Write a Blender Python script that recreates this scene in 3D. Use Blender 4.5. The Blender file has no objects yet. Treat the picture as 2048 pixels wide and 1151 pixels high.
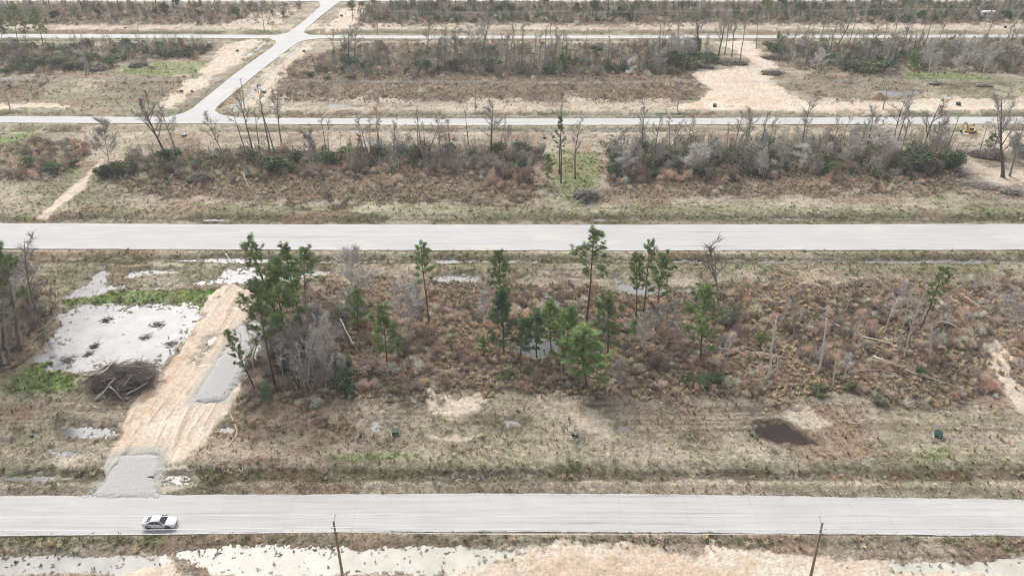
import bpy, math, random
import numpy as np
from mathutils import Vector, Matrix

# ------------------------------------------------------------------ camera, sky, sun, exposure
SC = bpy.context.scene
COL = SC.collection
H = 84.0                      # drone height, metres
PITCH = math.radians(31.2)    # looking down
FPX = 1593.0                  # focal length in photo pixels (28 mm on 36 mm)
SUN_EL, SUN_AZ = 39.0, -24.0  # azimuth from +Y, positive towards +X

cam_d = bpy.data.cameras.new("camera")
cam_d.lens = 28.0
cam_d.sensor_width = 36.0
cam_d.clip_start = 0.5
cam_d.clip_end = 12000.0
cam = bpy.data.objects.new("camera", cam_d)
cam.location = (0, 0, H)
cam.rotation_euler = (math.pi / 2 - PITCH, 0, 0)
COL.objects.link(cam)
SC.camera = cam

world = bpy.data.worlds.new("World")
SC.world = world
world.use_nodes = True
wn = world.node_tree
bg = wn.nodes["Background"]
sky = wn.nodes.new("ShaderNodeTexSky")
sky.sky_type = "NISHITA"
sky.sun_disc = False
sky.sun_elevation = math.radians(SUN_EL)
sky.sun_rotation = math.radians(SUN_AZ)
sky.air_density = 1.0
sky.dust_density = 6.0
sky.ozone_density = 1.0
hsv = wn.nodes.new("ShaderNodeHueSaturation")
hsv.inputs["Saturation"].default_value = 0.38     # overcast: grey-white cloud instead of blue
wn.links.new(sky.outputs[0], hsv.inputs["Color"])
wn.links.new(hsv.outputs[0], bg.inputs["Color"])
bg.inputs["Strength"].default_value = 0.12

sun_d = bpy.data.lights.new("sun", "SUN")
sun_d.energy = 1.3
sun_d.angle = math.radians(24)
sun_d.color = (1.0, 0.98, 0.955)
sun = bpy.data.objects.new("sun", sun_d)
_el, _az = math.radians(SUN_EL), math.radians(SUN_AZ)
_dir = Vector((math.sin(_az) * math.cos(_el), math.cos(_az) * math.cos(_el), math.sin(_el)))
sun.rotation_euler = _dir.to_track_quat("Z", "Y").to_euler()
sun.location = (0, 0, 200)
COL.objects.link(sun)

SC.view_settings.view_transform = "Standard"
SC.view_settings.look = "None"
SC.view_settings.exposure = 0.62
SC.view_settings.gamma = 1.0
SC.view_settings.use_curve_mapping = False
SC.cycles.max_bounces = 6
SC.cycles.diffuse_bounces = 4
SC.cycles.glossy_bounces = 2
SC.cycles.volume_bounces = 1
SC.cycles.transparent_max_bounces = 8
SC.cycles.use_denoising = True
SC.cycles.filter_width = 1.15
SC.cycles.pixel_filter_type = "BLACKMAN_HARRIS"
SC.cycles.sample_clamp_indirect = 4.0

# ------------------------------------------------------------------ small tools
CP, SP = math.cos(PITCH), math.sin(PITCH)

def G(px, py, z=0.0):
    """point of the ground (height z) seen at photo pixel px, py (2048 x 1151)"""
    u = (px - 1024.0) / FPX
    v = -(py - 575.5) / FPX
    t = (H - z) / (SP - v * CP)
    return (u * t, (CP + v * SP) * t, z)

def GA(pts):
    return np.array([G(x, y)[:2] for x, y in pts], float)

def height_for(base, top):
    """height and sideways lean (metres) of an upright thing with its foot at pixel base and its top at pixel top"""
    X, Y, _ = G(*base)
    # pixel row of the top fixes the height along the vertical through the foot
    v = -(top[1] - 575.5) / FPX
    k = (v * CP - SP) / (CP + v * SP)          # dz / dy of the viewing plane
    z = H + k * Y
    depth = Y * CP - (z - H) * SP
    xt = (top[0] - 1024.0) / FPX * depth
    return max(z, 0.5), xt - X

def PXM(py):
    """photo pixels per metre on the ground at row py"""
    v = -(py - 575.5) / FPX
    return FPX / (H / (SP - v * CP))

def _h(ix, iy, s):
    n = (ix * 374761393 + iy * 668265263 + s * 974634721) & 0x7FFFFFFF
    n = ((n ^ (n >> 13)) * 1274126177) & 0x7FFFFFFF
    n = n ^ (n >> 16)
    return (n & 0xFFFF) / 65535.0

def vnoise(x, y, s=0):
    xi = np.floor(x).astype(np.int64); yi = np.floor(y).astype(np.int64)
    fx = x - xi; fy = y - yi
    fx = fx * fx * (3 - 2 * fx); fy = fy * fy * (3 - 2 * fy)
    a = _h(xi, yi, s); b = _h(xi + 1, yi, s); c = _h(xi, yi + 1, s); d = _h(xi + 1, yi + 1, s)
    return (a + (b - a) * fx) * (1 - fy) + (c + (d - c) * fx) * fy

def fbm(x, y, s=0, octv=4, gain=0.55):
    r = 0; a = 1.0; t = 0
    for o in range(octv):
        r = r + a * vnoise(x * 2 ** o + 17.3 * o, y * 2 ** o - 9.1 * o, s + o * 7)
        t += a; a *= gain
    return r / t          # 0..1, mean 0.5

def sstep(a, b, x):
    t = np.clip((x - a) / (b - a), 0, 1)
    return t * t * (3 - 2 * t)

def sdist(P, X, Y):
    """signed distance to polygon P (metres), positive inside; far points get a large negative"""
    out = np.full(X.shape, -99.0)
    pad = 8.0
    m = (X > P[:, 0].min() - pad) & (X < P[:, 0].max() + pad) & (Y > P[:, 1].min() - pad) & (Y < P[:, 1].max() + pad)
    if not m.any():
        return out
    x = X[m]; y = Y[m]
    d2 = np.full(x.shape, 1e12); ins = np.zeros(x.shape, bool)
    n = len(P)
    for i in range(n):
        ax, ay = P[i]; bx, by = P[(i + 1) % n]
        ex, ey = bx - ax, by - ay
        wx, wy = x - ax, y - ay
        L = ex * ex + ey * ey + 1e-12
        t = np.clip((wx * ex + wy * ey) / L, 0, 1)
        dx = wx - ex * t; dy = wy - ey * t
        d2 = np.minimum(d2, dx * dx + dy * dy)
        c = ((ay <= y) & (by > y)) | ((by <= y) & (ay > y))
        if ey != 0:
            ins ^= c & (wx < ex * (wy / ey if ey else 0))
    d = np.sqrt(d2)
    out[m] = np.where(ins, d, -d)
    return out

def srgb(r, g, b, k=1.0):
    def f(c):
        c /= 255.0
        return c / 12.92 if c <= 0.04045 else ((c + 0.055) / 1.055) ** 2.4
    return (f(r) * k, f(g) * k, f(b) * k)

# ------------------------------------------------------------------ materials
MATS = {}
def nodes_mat(name):
    m = bpy.data.materials.new(name); m.use_nodes = True
    MATS[name] = m
    return m, m.node_tree, m.node_tree.nodes["Principled BSDF"]

def N(nt, typ, **kw):
    n = nt.nodes.new(typ)
    for k, v in kw.items():
        setattr(n, k, v)
    return n

def mix_rgb(nt, fac, a, b, mode="MIX"):
    n = nt.nodes.new("ShaderNodeMix"); n.data_type = "RGBA"; n.blend_type = mode
    for sock, v in (("Factor", fac), ("A", a), ("B", b)):
        ins = [i for i in n.inputs if i.name == sock and (i.type == "RGBA" if sock != "Factor" else i.type == "VALUE")][0]
        if hasattr(v, "links"):
            nt.links.new(v, ins)
        elif sock == "Factor":
            ins.default_value = v
        else:
            ins.default_value = (*v, 1) if len(v) == 3 else v
    return [o for o in n.outputs if o.type == "RGBA"][0]

def noise_fac(nt, scale, detail=4, rough=0.6, lo=0.3, hi=0.7, vec=None, stretch=None):
    n = N(nt, "ShaderNodeTexNoise"); n.inputs["Scale"].default_value = scale
    n.inputs["Detail"].default_value = detail; n.inputs["Roughness"].default_value = rough
    if vec is None:
        tc = N(nt, "ShaderNodeTexCoord"); vec = tc.outputs["Object"]
    if stretch:
        mp = N(nt, "ShaderNodeMapping"); mp.inputs["Scale"].default_value = stretch
        nt.links.new(vec, mp.inputs["Vector"]); vec = mp.outputs[0]
    nt.links.new(vec, n.inputs["Vector"])
    r = N(nt, "ShaderNodeMapRange"); r.inputs[1].default_value = lo; r.inputs[2].default_value = hi
    nt.links.new(n.outputs["Fac"], r.inputs[0])
    return r.outputs[0]

def two_tone(name, c1, c2, scale, rough=0.9, stretch=None, bump=0.0, spec=0.2, detail=5, lo=0.3, hi=0.7, metal=0.0):
    m, nt, p = nodes_mat(name)
    f = noise_fac(nt, scale, detail, lo=lo, hi=hi, stretch=stretch)
    c = mix_rgb(nt, f, c1, c2)
    nt.links.new(c, p.inputs["Base Color"])
    p.inputs["Roughness"].default_value = rough
    p.inputs["Specular IOR Level"].default_value = spec
    p.inputs["Metallic"].default_value = metal
    if bump:
        b = N(nt, "ShaderNodeBump"); b.inputs["Strength"].default_value = bump; b.inputs["Distance"].default_value = 0.05
        nt.links.new(f, b.inputs["Height"]); nt.links.new(b.outputs[0], p.inputs["Normal"])
    return m

def attr_mat(name, attr="col", inst=False, vattr="v", rough=0.95, spec=0.1, randamt=0.0):
    """colour from an attribute, times a per-blade value"""
    m, nt, p = nodes_mat(name)
    a = N(nt, "ShaderNodeAttribute"); a.attribute_name = attr
    a.attribute_type = "INSTANCER" if inst else "GEOMETRY"
    v = N(nt, "ShaderNodeAttribute"); v.attribute_name = vattr
    c = mix_rgb(nt, 1.0, a.outputs["Color"], v.outputs["Color"], "MULTIPLY")
    nt.links.new(c, p.inputs["Base Color"])
    p.inputs["Roughness"].default_value = rough
    p.inputs["Specular IOR Level"].default_value = spec
    return m

def vcol_mat(name, base, rough=0.9, spec=0.15, randamt=0.25, trans=0.0):
    """base colour times mesh attribute v times a per-object random brightness (plant to plant)"""
    m, nt, p = nodes_mat(name)
    v = N(nt, "ShaderNodeAttribute"); v.attribute_name = "v"
    oi = N(nt, "ShaderNodeObjectInfo")
    r = N(nt, "ShaderNodeMapRange"); r.inputs[3].default_value = 1 - randamt; r.inputs[4].default_value = 1 + randamt
    nt.links.new(oi.outputs["Random"], r.inputs[0])
    c = mix_rgb(nt, 1.0, v.outputs["Color"], base, "MULTIPLY")
    mm = N(nt, "ShaderNodeVectorMath", operation="SCALE")
    nt.links.new(c, mm.inputs[0]); nt.links.new(r.outputs[0], mm.inputs["Scale"])
    nt.links.new(mm.outputs[0], p.inputs["Base Color"])
    p.inputs["Roughness"].default_value = rough
    p.inputs["Specular IOR Level"].default_value = spec
    return m

# ------------------------------------------------------------------ mesh builder
class MB:
    def __init__(self):
        self.v = []; self.f = []; self.c = []
    def add(self, verts, faces, c=1.0):
        o = len(self.v)
        self.v += [tuple(p) for p in verts]
        self.f += [tuple(i + o for i in f) for f in faces]
        cc = c if isinstance(c, tuple) else (c, c, c)
        self.c += [cc] * len(verts)
    def box(self, lo, hi, c=1.0, M=None):
        x0, y0, z0 = lo; x1, y1, z1 = hi
        v = [(x0, y0, z0), (x1, y0, z0), (x1, y1, z0), (x0, y1, z0), (x0, y0, z1), (x1, y0, z1), (x1, y1, z1), (x0, y1, z1)]
        if M is not None:
            v = [tuple(M @ Vector(p)) for p in v]
        self.add(v, [(0, 3, 2, 1), (4, 5, 6, 7), (0, 1, 5, 4), (1, 2, 6, 5), (2, 3, 7, 6), (3, 0, 4, 7)], c)
    def tube(self, pts, rad, sides=5, c=1.0, cap=True):
        pts = [Vector(p) for p in pts]
        vs = []; n = len(pts)
        for i, p in enumerate(pts):
            d = (pts[min(i + 1, n - 1)] - pts[max(i - 1, 0)])
            d = d.normalized() if d.length > 1e-9 else Vector((0, 0, 1))
            a = d.orthogonal().normalized() if abs(d.z) < 0.999 else Vector((1, 0, 0))
            if i == 0:
                ref = a
            a = (ref - d * ref.dot(d))
            a = a.normalized() if a.length > 1e-6 else d.orthogonal().normalized()
            ref = a
            b = d.cross(a)
            r = rad[i] if hasattr(rad, "__len__") else rad
            for k in range(sides):
                t = 2 * math.pi * k / sides
                vs.append(p + (a * math.cos(t) + b * math.sin(t)) * r)
        fs = []
        for i in range(n - 1):
            for k in range(sides):
                k2 = (k + 1) % sides
                fs.append((i * sides + k, i * sides + k2, (i + 1) * sides + k2, (i + 1) * sides + k))
        if cap:
            fs.append(tuple(range(sides - 1, -1, -1)))
            fs.append(tuple((n - 1) * sides + k for k in range(sides)))
        self.add(vs, fs, c)
    def cyl(self, p0, p1, r0, r1=None, sides=10, c=1.0):
        self.tube([p0, p1], [r0, r0 if r1 is None else r1], sides, c)
    def mesh(self, name, mat, smooth=False):
        me = bpy.data.meshes.new(name)
        me.from_pydata(self.v, [], self.f)
        if mat is not None:
            me.materials.append(MATS[mat] if isinstance(mat, str) else mat)
        if self.c:
            a = me.color_attributes.new("v", "FLOAT_COLOR", "POINT")
            arr = np.ones((len(self.v), 4), np.float32); arr[:, :3] = np.array(self.c, np.float32)
            a.data.foreach_set("color", arr.ravel())
        if smooth:
            me.polygons.foreach_set("use_smooth", np.ones(len(me.polygons), bool))
        me.update()
        return me
    def obj(self, name, mat, parent=None, smooth=False):
        return link(name, self.mesh(name, mat, smooth), parent)

def link(name, data, parent=None):
    o = bpy.data.objects.new(name, data)
    COL.objects.link(o)
    if parent is not None:
        o.parent = parent
    return o

def thing(name, label, cat, loc=(0, 0, 0), rz=0.0, group=None):
    o = bpy.data.objects.new(name, None); o.empty_display_size = 0.3
    COL.objects.link(o)
    o.location = loc; o.rotation_euler = (0, 0, rz)
    return tag(o, label, cat, group)

def tag(o, label, cat=None, group=None, kind=None):
    o["label"] = label
    if cat: o["category"] = cat
    if group: o["group"] = group
    if kind: o["kind"] = kind
    return o
# ------------------------------------------------------------------ layout (photo pixels of points on the ground)
def ext(pts):
    (x0, y0), (x1, y1) = pts[0], pts[1]
    a = (-900, y0 - (y1 - y0) / (x1 - x0) * (x0 + 900) * 0.3)
    b = (2950, pts[-1][1])
    return [a] + pts + [b]

ROADS = {
    "near": (ext([(0, 992), (500, 989), (1000, 987), (1300, 988), (1500, 991), (1700, 994.5), (2048, 998.5)]),
             ext([(0, 1070), (355, 1066.5), (700, 1064), (1000, 1063), (1380, 1065), (1700, 1068), (2048, 1072)])),
    "wide": (ext([(0, 447), (500, 449), (1000, 450), (1500, 449.5), (2048, 448)]),
             ext([(0, 497.5), (700, 500.5), (1300, 501), (2048, 500)])),
    "third": (ext([(0, 233), (400, 235), (800, 238), (1200, 237.5), (1700, 235.5), (2048, 234)]),
              ext([(0, 246), (400, 247.5), (900, 251), (1300, 250), (1700, 249), (2048, 248)])),
    "fourth": (ext([(0, 68.5), (420, 70), (900, 72), (1400, 71.5), (2048, 70)]),
               ext([(0, 76), (420, 77), (900, 78), (1400, 77.2), (2048, 75.8)])),
    "far": (ext([(0, -2.5), (900, -2), (2048, -3)]), ext([(0, 2.6), (900, 3), (2048, 2.2)])),
}
SIDE_L = [(330, 236), (345, 232), (368, 226), (385, 217), (412, 195), (470, 148), (530, 105), (552, 89), (551, 83), (540, 78),
          (535, 72), (560, 69.5), (575, 66), (588, 58), (620, 32), (640, 14), (640, 6), (632, 0)]
SIDE_R = [(690, 0), (676, 6), (668, 12), (640, 34), (612, 58), (608, 65), (618, 70), (640, 73), (640, 77.5), (608, 81), (592, 88), (570, 104),
          (520, 142), (470, 184), (434, 214), (430, 222), (440, 229), (470, 235), (480, 240)]
ROAD_W = {k: np.vstack([GA(a), GA(b)[::-1]]) for k, (a, b) in ROADS.items()}
SIDE_W = GA(SIDE_L + SIDE_R)

# ground cover zones: polygon, edge softness (m), edge wander (m), strength
OLIVE = [
    ([(-900, 503), (2900, 503), (2900, 548), (1700, 548), (1300, 545), (650, 538), (200, 520), (-900, 520)], 2.0, 5, 1.0),
    ([(-900, 444), (2900, 444), (2900, 402), (1700, 414), (1200, 410), (700, 408), (300, 412), (-900, 425)], 2.0, 5, 1.0),
    ([(-900, 935), (2900, 918), (2900, 962), (-900, 966)], 1.0, 2, .55),
    ([(-900, 1074), (2900, 1076), (2900, 1090), (-900, 1094)], .6, 1.2, .55),
    ([(-50, 515), (490, 505), (440, 590), (130, 605), (110, 560), (40, 540)], 2, 4, .8),
    ([(-900, 249), (2900, 249), (2900, 257), (-900, 257)], 1.5, 3, .8),
    ([(-900, 224), (2900, 224), (2900, 234), (-900, 234)], 1.5, 3, .7),
    ([(-900, 62), (2900, 62), (2900, 69), (-900, 69)], 1.5, 3, .8),
    ([(-900, 79), (2900, 79), (2900, 85), (-900, 85)], 1.5, 3, .8),
    ([(60, 202), (150, 150), (250, 140), (425, 150), (345, 200), (300, 222), (60, 222)], 2, 3, .75),
    ([(-200, 300), (60, 250), (215, 250), (190, 300), (140, 345), (60, 330), (-200, 345)], 2, 4, .5),
    ([(-200, 380), (80, 350), (200, 320), (240, 350), (300, 385), (250, 440), (-200, 440)], 2, 5, .65),
    ([(1830, 158), (2200, 162), (2200, 205), (1930, 204), (1850, 186)], 2, 3, .8),
    ([(1085, 300), (1200, 298), (1206, 350), (1216, 430), (1085, 430), (1080, 370)], 1.5, 3, .9),
    ([(-40, 705), (105, 700), (170, 760), (180, 800), (60, 810), (-40, 800)], 1.5, 3, .8),
    ([(880, 760), (960, 750), (1110, 770), (1060, 800), (930, 790)], 1.5, 3, .35),
    ([(560, 90), (585, 92), (480, 195), (440, 228), (430, 220)], 1.0, 1.5, .7),
    ([(545, 80), (555, 92), (430, 185), (350, 228), (330, 228), (420, 175)], 1.0, 1.5, .7),
    ([(1500, 900), (1900, 890), (1900, 945), (1500, 950)], 1.0, 2, .45),
]
LUSH = [
    ([(130, 604), (230, 586), (330, 580), (440, 572), (428, 600), (398, 634), (380, 604), (260, 612), (150, 622)], .8, 2.0, .85),
    ([(20, 762), (90, 722), (140, 748), (172, 766), (160, 792), (80, 790), (20, 782)], .8, 2.0, .75),
    ([(1050, 88), (1152, 88), (1155, 132), (1025, 136), (1030, 108)], 1.5, 3, .65),
    ([(236, 132), (262, 124), (415, 124), (400, 150), (300, 153), (232, 146)], 1.5, 3, .55),
    ([(-100, 300), (20, 272), (78, 256), (70, 285), (30, 322), (-100, 340)], 1.5, 3, .7),
    ([(1800, 138), (1955, 148), (1985, 163), (1815, 160)], 1.5, 3, .62),
    ([(1105, 305), (1195, 305), (1200, 345), (1195, 410), (1120, 405)], 1.5, 4, .38),
    ([(660, 912), (840, 906), (850, 924), (650, 928)], .5, 1.2, .55),
    ([(1830, 905), (1900, 900), (1905, 930), (1840, 935)], .5, 1.5, .35),
    ([(30, 1072), (100, 1072), (95, 1086), (40, 1088)], .3, .6, .7),
    ([(280, 1072), (330, 1072), (330, 1086), (270, 1086)], .3, .6, .45),
    ([(35, 430), (68, 428), (60, 442), (38, 442)], .6, 1.2, .7),
    ([(380, 403), (410, 402), (405, 412), (380, 412)], .6, 1.2, .6),
    ([(120, 330), (170, 335), (150, 355), (110, 350)], 1, 2, .5),
    ([(200, 40), (560, 60), (560, 70), (560, 72), (510, 66)], 1, 2, .3),
]
BROWN = [   # floor of the brush and thickets: darker litter
    ([(480, 640), (640, 555), (900, 560), (1300, 575), (1700, 560), (2500, 560), (2500, 680), (2040, 800), (1900, 810), (1500, 800), (1000, 790), (680, 800), (500, 815), (470, 790)], 1.5, 4, .95),
    ([(-400, 520), (70, 535), (115, 600), (70, 680), (30, 740), (-400, 760)], 1.5, 3, .9),
    ([(190, 340), (330, 300), (660, 300), (1080, 290), (1090, 380), (1080, 410), (600, 408), (330, 400), (230, 370)], 2, 4, .95),
    ([(1205, 300), (1500, 290), (1900, 290), (1925, 340), (1925, 385), (1600, 395), (1215, 395)], 2, 4, .95),
    ([(-100, 310), (80, 275), (180, 285), (190, 310), (120, 360), (-100, 370)], 2, 4, .9),
    ([(560, 130), (700, 85), (1380, 85), (1400, 150), (1410, 205), (1000, 208), (540, 205)], 2, 4, .9),
    ([(1540, 90), (2300, 85), (2300, 150), (1800, 145), (1640, 150), (1560, 130)], 2, 4, .9),
    ([(1620, 150), (1800, 145), (1850, 185), (1810, 205), (1640, 205), (1570, 175)], 2, 5, .6),
    ([(-400, 90), (440, 85), (400, 115), (250, 125), (180, 148), (-400, 155)], 2, 4, .9),
    ([(-400, 160), (120, 155), (60, 205), (-400, 210)], 2, 4, .7),
    ([(190, 158), (380, 152), (330, 195), (190, 185)], 2, 4, .5),
    ([(-400, 4), (600, 8), (560, 50), (-400, 52)], 2, 4, .9),
    ([(690, 25), (760, 6), (2500, 4), (2500, 50), (700, 55)], 2, 4, .9),
    ([(-900, 1070), (2900, 1075), (2900, 1096), (1400, 1092), (700, 1088), (300, 1096), (-900, 1104)], .5, 1, .55),
    ([(640, 880), (1000, 830), (1080, 850), (900, 905), (660, 905)], 2, 4, .25),
    ([(480, 830), (700, 820), (720, 880), (500, 890)], 2, 4, .4),
]
SAND = [
    ([(470, 566), (505, 585), (492, 640), (474, 664), (452, 700), (425, 745), (390, 806), (440, 808), (478, 770), (500, 735), (505, 745), (470, 800), (442, 835), (402, 892),
      (372, 930), (330, 930), (312, 915), (250, 914), (215, 958), (196, 940), (232, 885), (246, 830), (280, 790), (330, 738), (382, 655), (410, 610), (440, 572)], .5, 1.0, 1.0),
    ([(950, 1115), (1060, 1090), (1250, 1087), (1480, 1104), (1700, 1108), (1790, 1118), (2500, 1150), (2500, 1500), (-900, 1500), (-900, 1172), (250, 1152), (880, 1152)], .5, 2.5, .8),
    ([(245, 1112), (345, 1108), (360, 1140), (330, 1170), (235, 1168)], .4, 1.0, .9),
    ([(430, 1118), (560, 1112), (580, 1151), (430, 1165)], .5, 1.5, .55),
    ([(1965, 686), (1990, 684), (2015, 722), (2052, 780), (2130, 810), (2130, 880), (2046, 842), (2000, 790), (1975, 735)], 1.0, 2.5, .8),
    ([(1868, 585), (1905, 600), (1895, 645), (1862, 625)], 1, 2, .65),
    ([(890, 790), (960, 775), (972, 800), (945, 815), (905, 838), (880, 810)], 1.2, 4, .66),
    ([(1030, 788), (1110, 786), (1205, 830), (1228, 880), (1170, 872), (1130, 845), (1060, 815)], 1.2, 4, .56),
    ([(855, 868), (940, 877), (932, 888), (858, 880)], .5, 1.2, .7),
    ([(1540, 832), (1612, 812), (1645, 852), (1598, 852)], 1.0, 3.5, .5),
    ([(1214, 868), (1224, 868), (1221, 955), (1203, 955)], .3, .6, .7),
    ([(1152, 798), (1156, 798), (1164, 835), (1158, 836)], .2, .4, .7),
    ([(1060, 910), (1120, 910), (1120, 922), (1060, 922)], .5, 1, .5),
    ([(1890, 290), (1960, 328), (2200, 340), (2200, 378), (1990, 372), (1915, 342)], 1.5, 3, .7),
    ([(1985, 262), (2300, 262), (2300, 302), (2000, 302)], 1.5, 3, .85),
    ([(1800, 262), (1900, 262), (1940, 280), (1900, 295), (1800, 280)], 1.5, 4, .5),
    ([(1432, 88), (1492, 84), (1522, 100), (1532, 120), (1562, 140), (1540, 165), (1575, 186), (1625, 206), (1690, 212), (1670, 228), (1450, 222), (1355, 218), (1350, 208),
      (1400, 202), (1418, 180), (1392, 160), (1383, 146), (1470, 137), (1502, 122), (1470, 100)], 1.0, 2.0, 1.0),
    ([(1600, 205), (1900, 196), (2300, 200), (2300, 222), (1650, 226)], 1.2, 3, .75),
    ([(-900, 258), (2900, 255), (2900, 285), (1900, 284), (1200, 290), (700, 298), (300, 284), (-900, 268)], 2, 8, .44),
    ([(540, 202), (2900, 195), (2900, 223), (540, 227)], 1.5, 8, .5),
    ([(-900, 51), (2900, 47), (2900, 61), (-900, 60)], 1.5, 6, .58),
    ([(-900, 85), (1500, 83), (1500, 90), (-900, 92)], 1.2, 4, .5),
    ([(440, 92), (500, 78), (528, 84), (470, 130), (400, 180), (345, 218), (305, 216), (370, 168), (425, 122)], 1.2, 4, .8),
    ([(590, 92), (640, 82), (585, 135), (520, 215), (445, 226), (480, 196), (540, 135)], 1.2, 4, .72),
    ([(680, 18), (735, 12), (705, 60), (645, 66)], 1.2, 4, .85),
    ([(420, 60), (560, 12), (600, 12), (545, 62)], 1.2, 4, .6),
    ([(78, 442), (66, 438), (150, 368), (203, 316), (218, 318), (168, 376), (95, 442)], .8, .8, .85),
    ([(-100, 216), (60, 205), (128, 208), (126, 219), (-100, 222)], 1.2, 3, .75),
    ([(190, 142), (250, 138), (225, 160), (160, 200), (150, 195)], 1.5, 3, .3),
    ([(100, 870), (210, 895), (240, 915), (200, 950), (120, 935)], 1, 2.5, .5),
    ([(320, 935), (375, 930), (400, 960), (330, 985), (300, 985)], .6, 1.5, .6),
    ([(420, 225), (560, 262), (560, 285), (330, 275), (300, 262)], 2, 5, .35),
    ([(730, 805), (850, 820), (830, 850), (760, 870), (720, 850)], 1, 3, .35),
]
ORANGE = [  # redder clay inside the sand
    ([(250, 830), (330, 740), (380, 660), (400, 640), (395, 680), (350, 760), (290, 840), (250, 905), (230, 900)], .8, 2, .6),
    ([(1360, 205), (1450, 195), (1560, 200), (1560, 222), (1380, 222)], 1.5, 4, .5),
    ([(1060, 1120), (1300, 1100), (1500, 1130), (1400, 1200), (1100, 1200)], .8, 2.5, .45),
    ([(680, 262), (820, 258), (820, 275), (680, 280)], 1.2, 3, .5),
]
MUD = [
    ([(1498, 838), (1560, 836), (1612, 866), (1650, 895), (1560, 892), (1508, 878)], .4, .8, .8), ([(1495, 812), (1555, 810), (1570, 828), (1500, 832)], .5, 1.6, .5),
    ([(95, 700), (60, 650), (90, 620), (130, 640), (110, 690)], .8, 1.5, .7),
    ([(-900, 944), (2900, 940), (2900, 962), (-900, 964)], .4, .8, .55),
    ([(-900, 519), (2900, 519), (2900, 527), (-900, 527)], .5, 1.0, .55),
    ([(-900, 437), (2900, 436), (2900, 442), (-900, 442)], .5, 1.0, .55),
    ([(110, 845), (240, 842), (245, 880), (180, 890), (110, 880)], .6, 1.5, .6),
    ([(930, 830), (1060, 835), (1070, 862), (960, 860)], .6, 1.5, .5),
    ([(300, 770), (330, 760), (320, 790), (250, 830), (200, 810)], .6, 1.5, .5),
    ([(1000, 680), (1130, 680), (1130, 735), (1010, 740)], .8, 2, .7),
]
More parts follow.
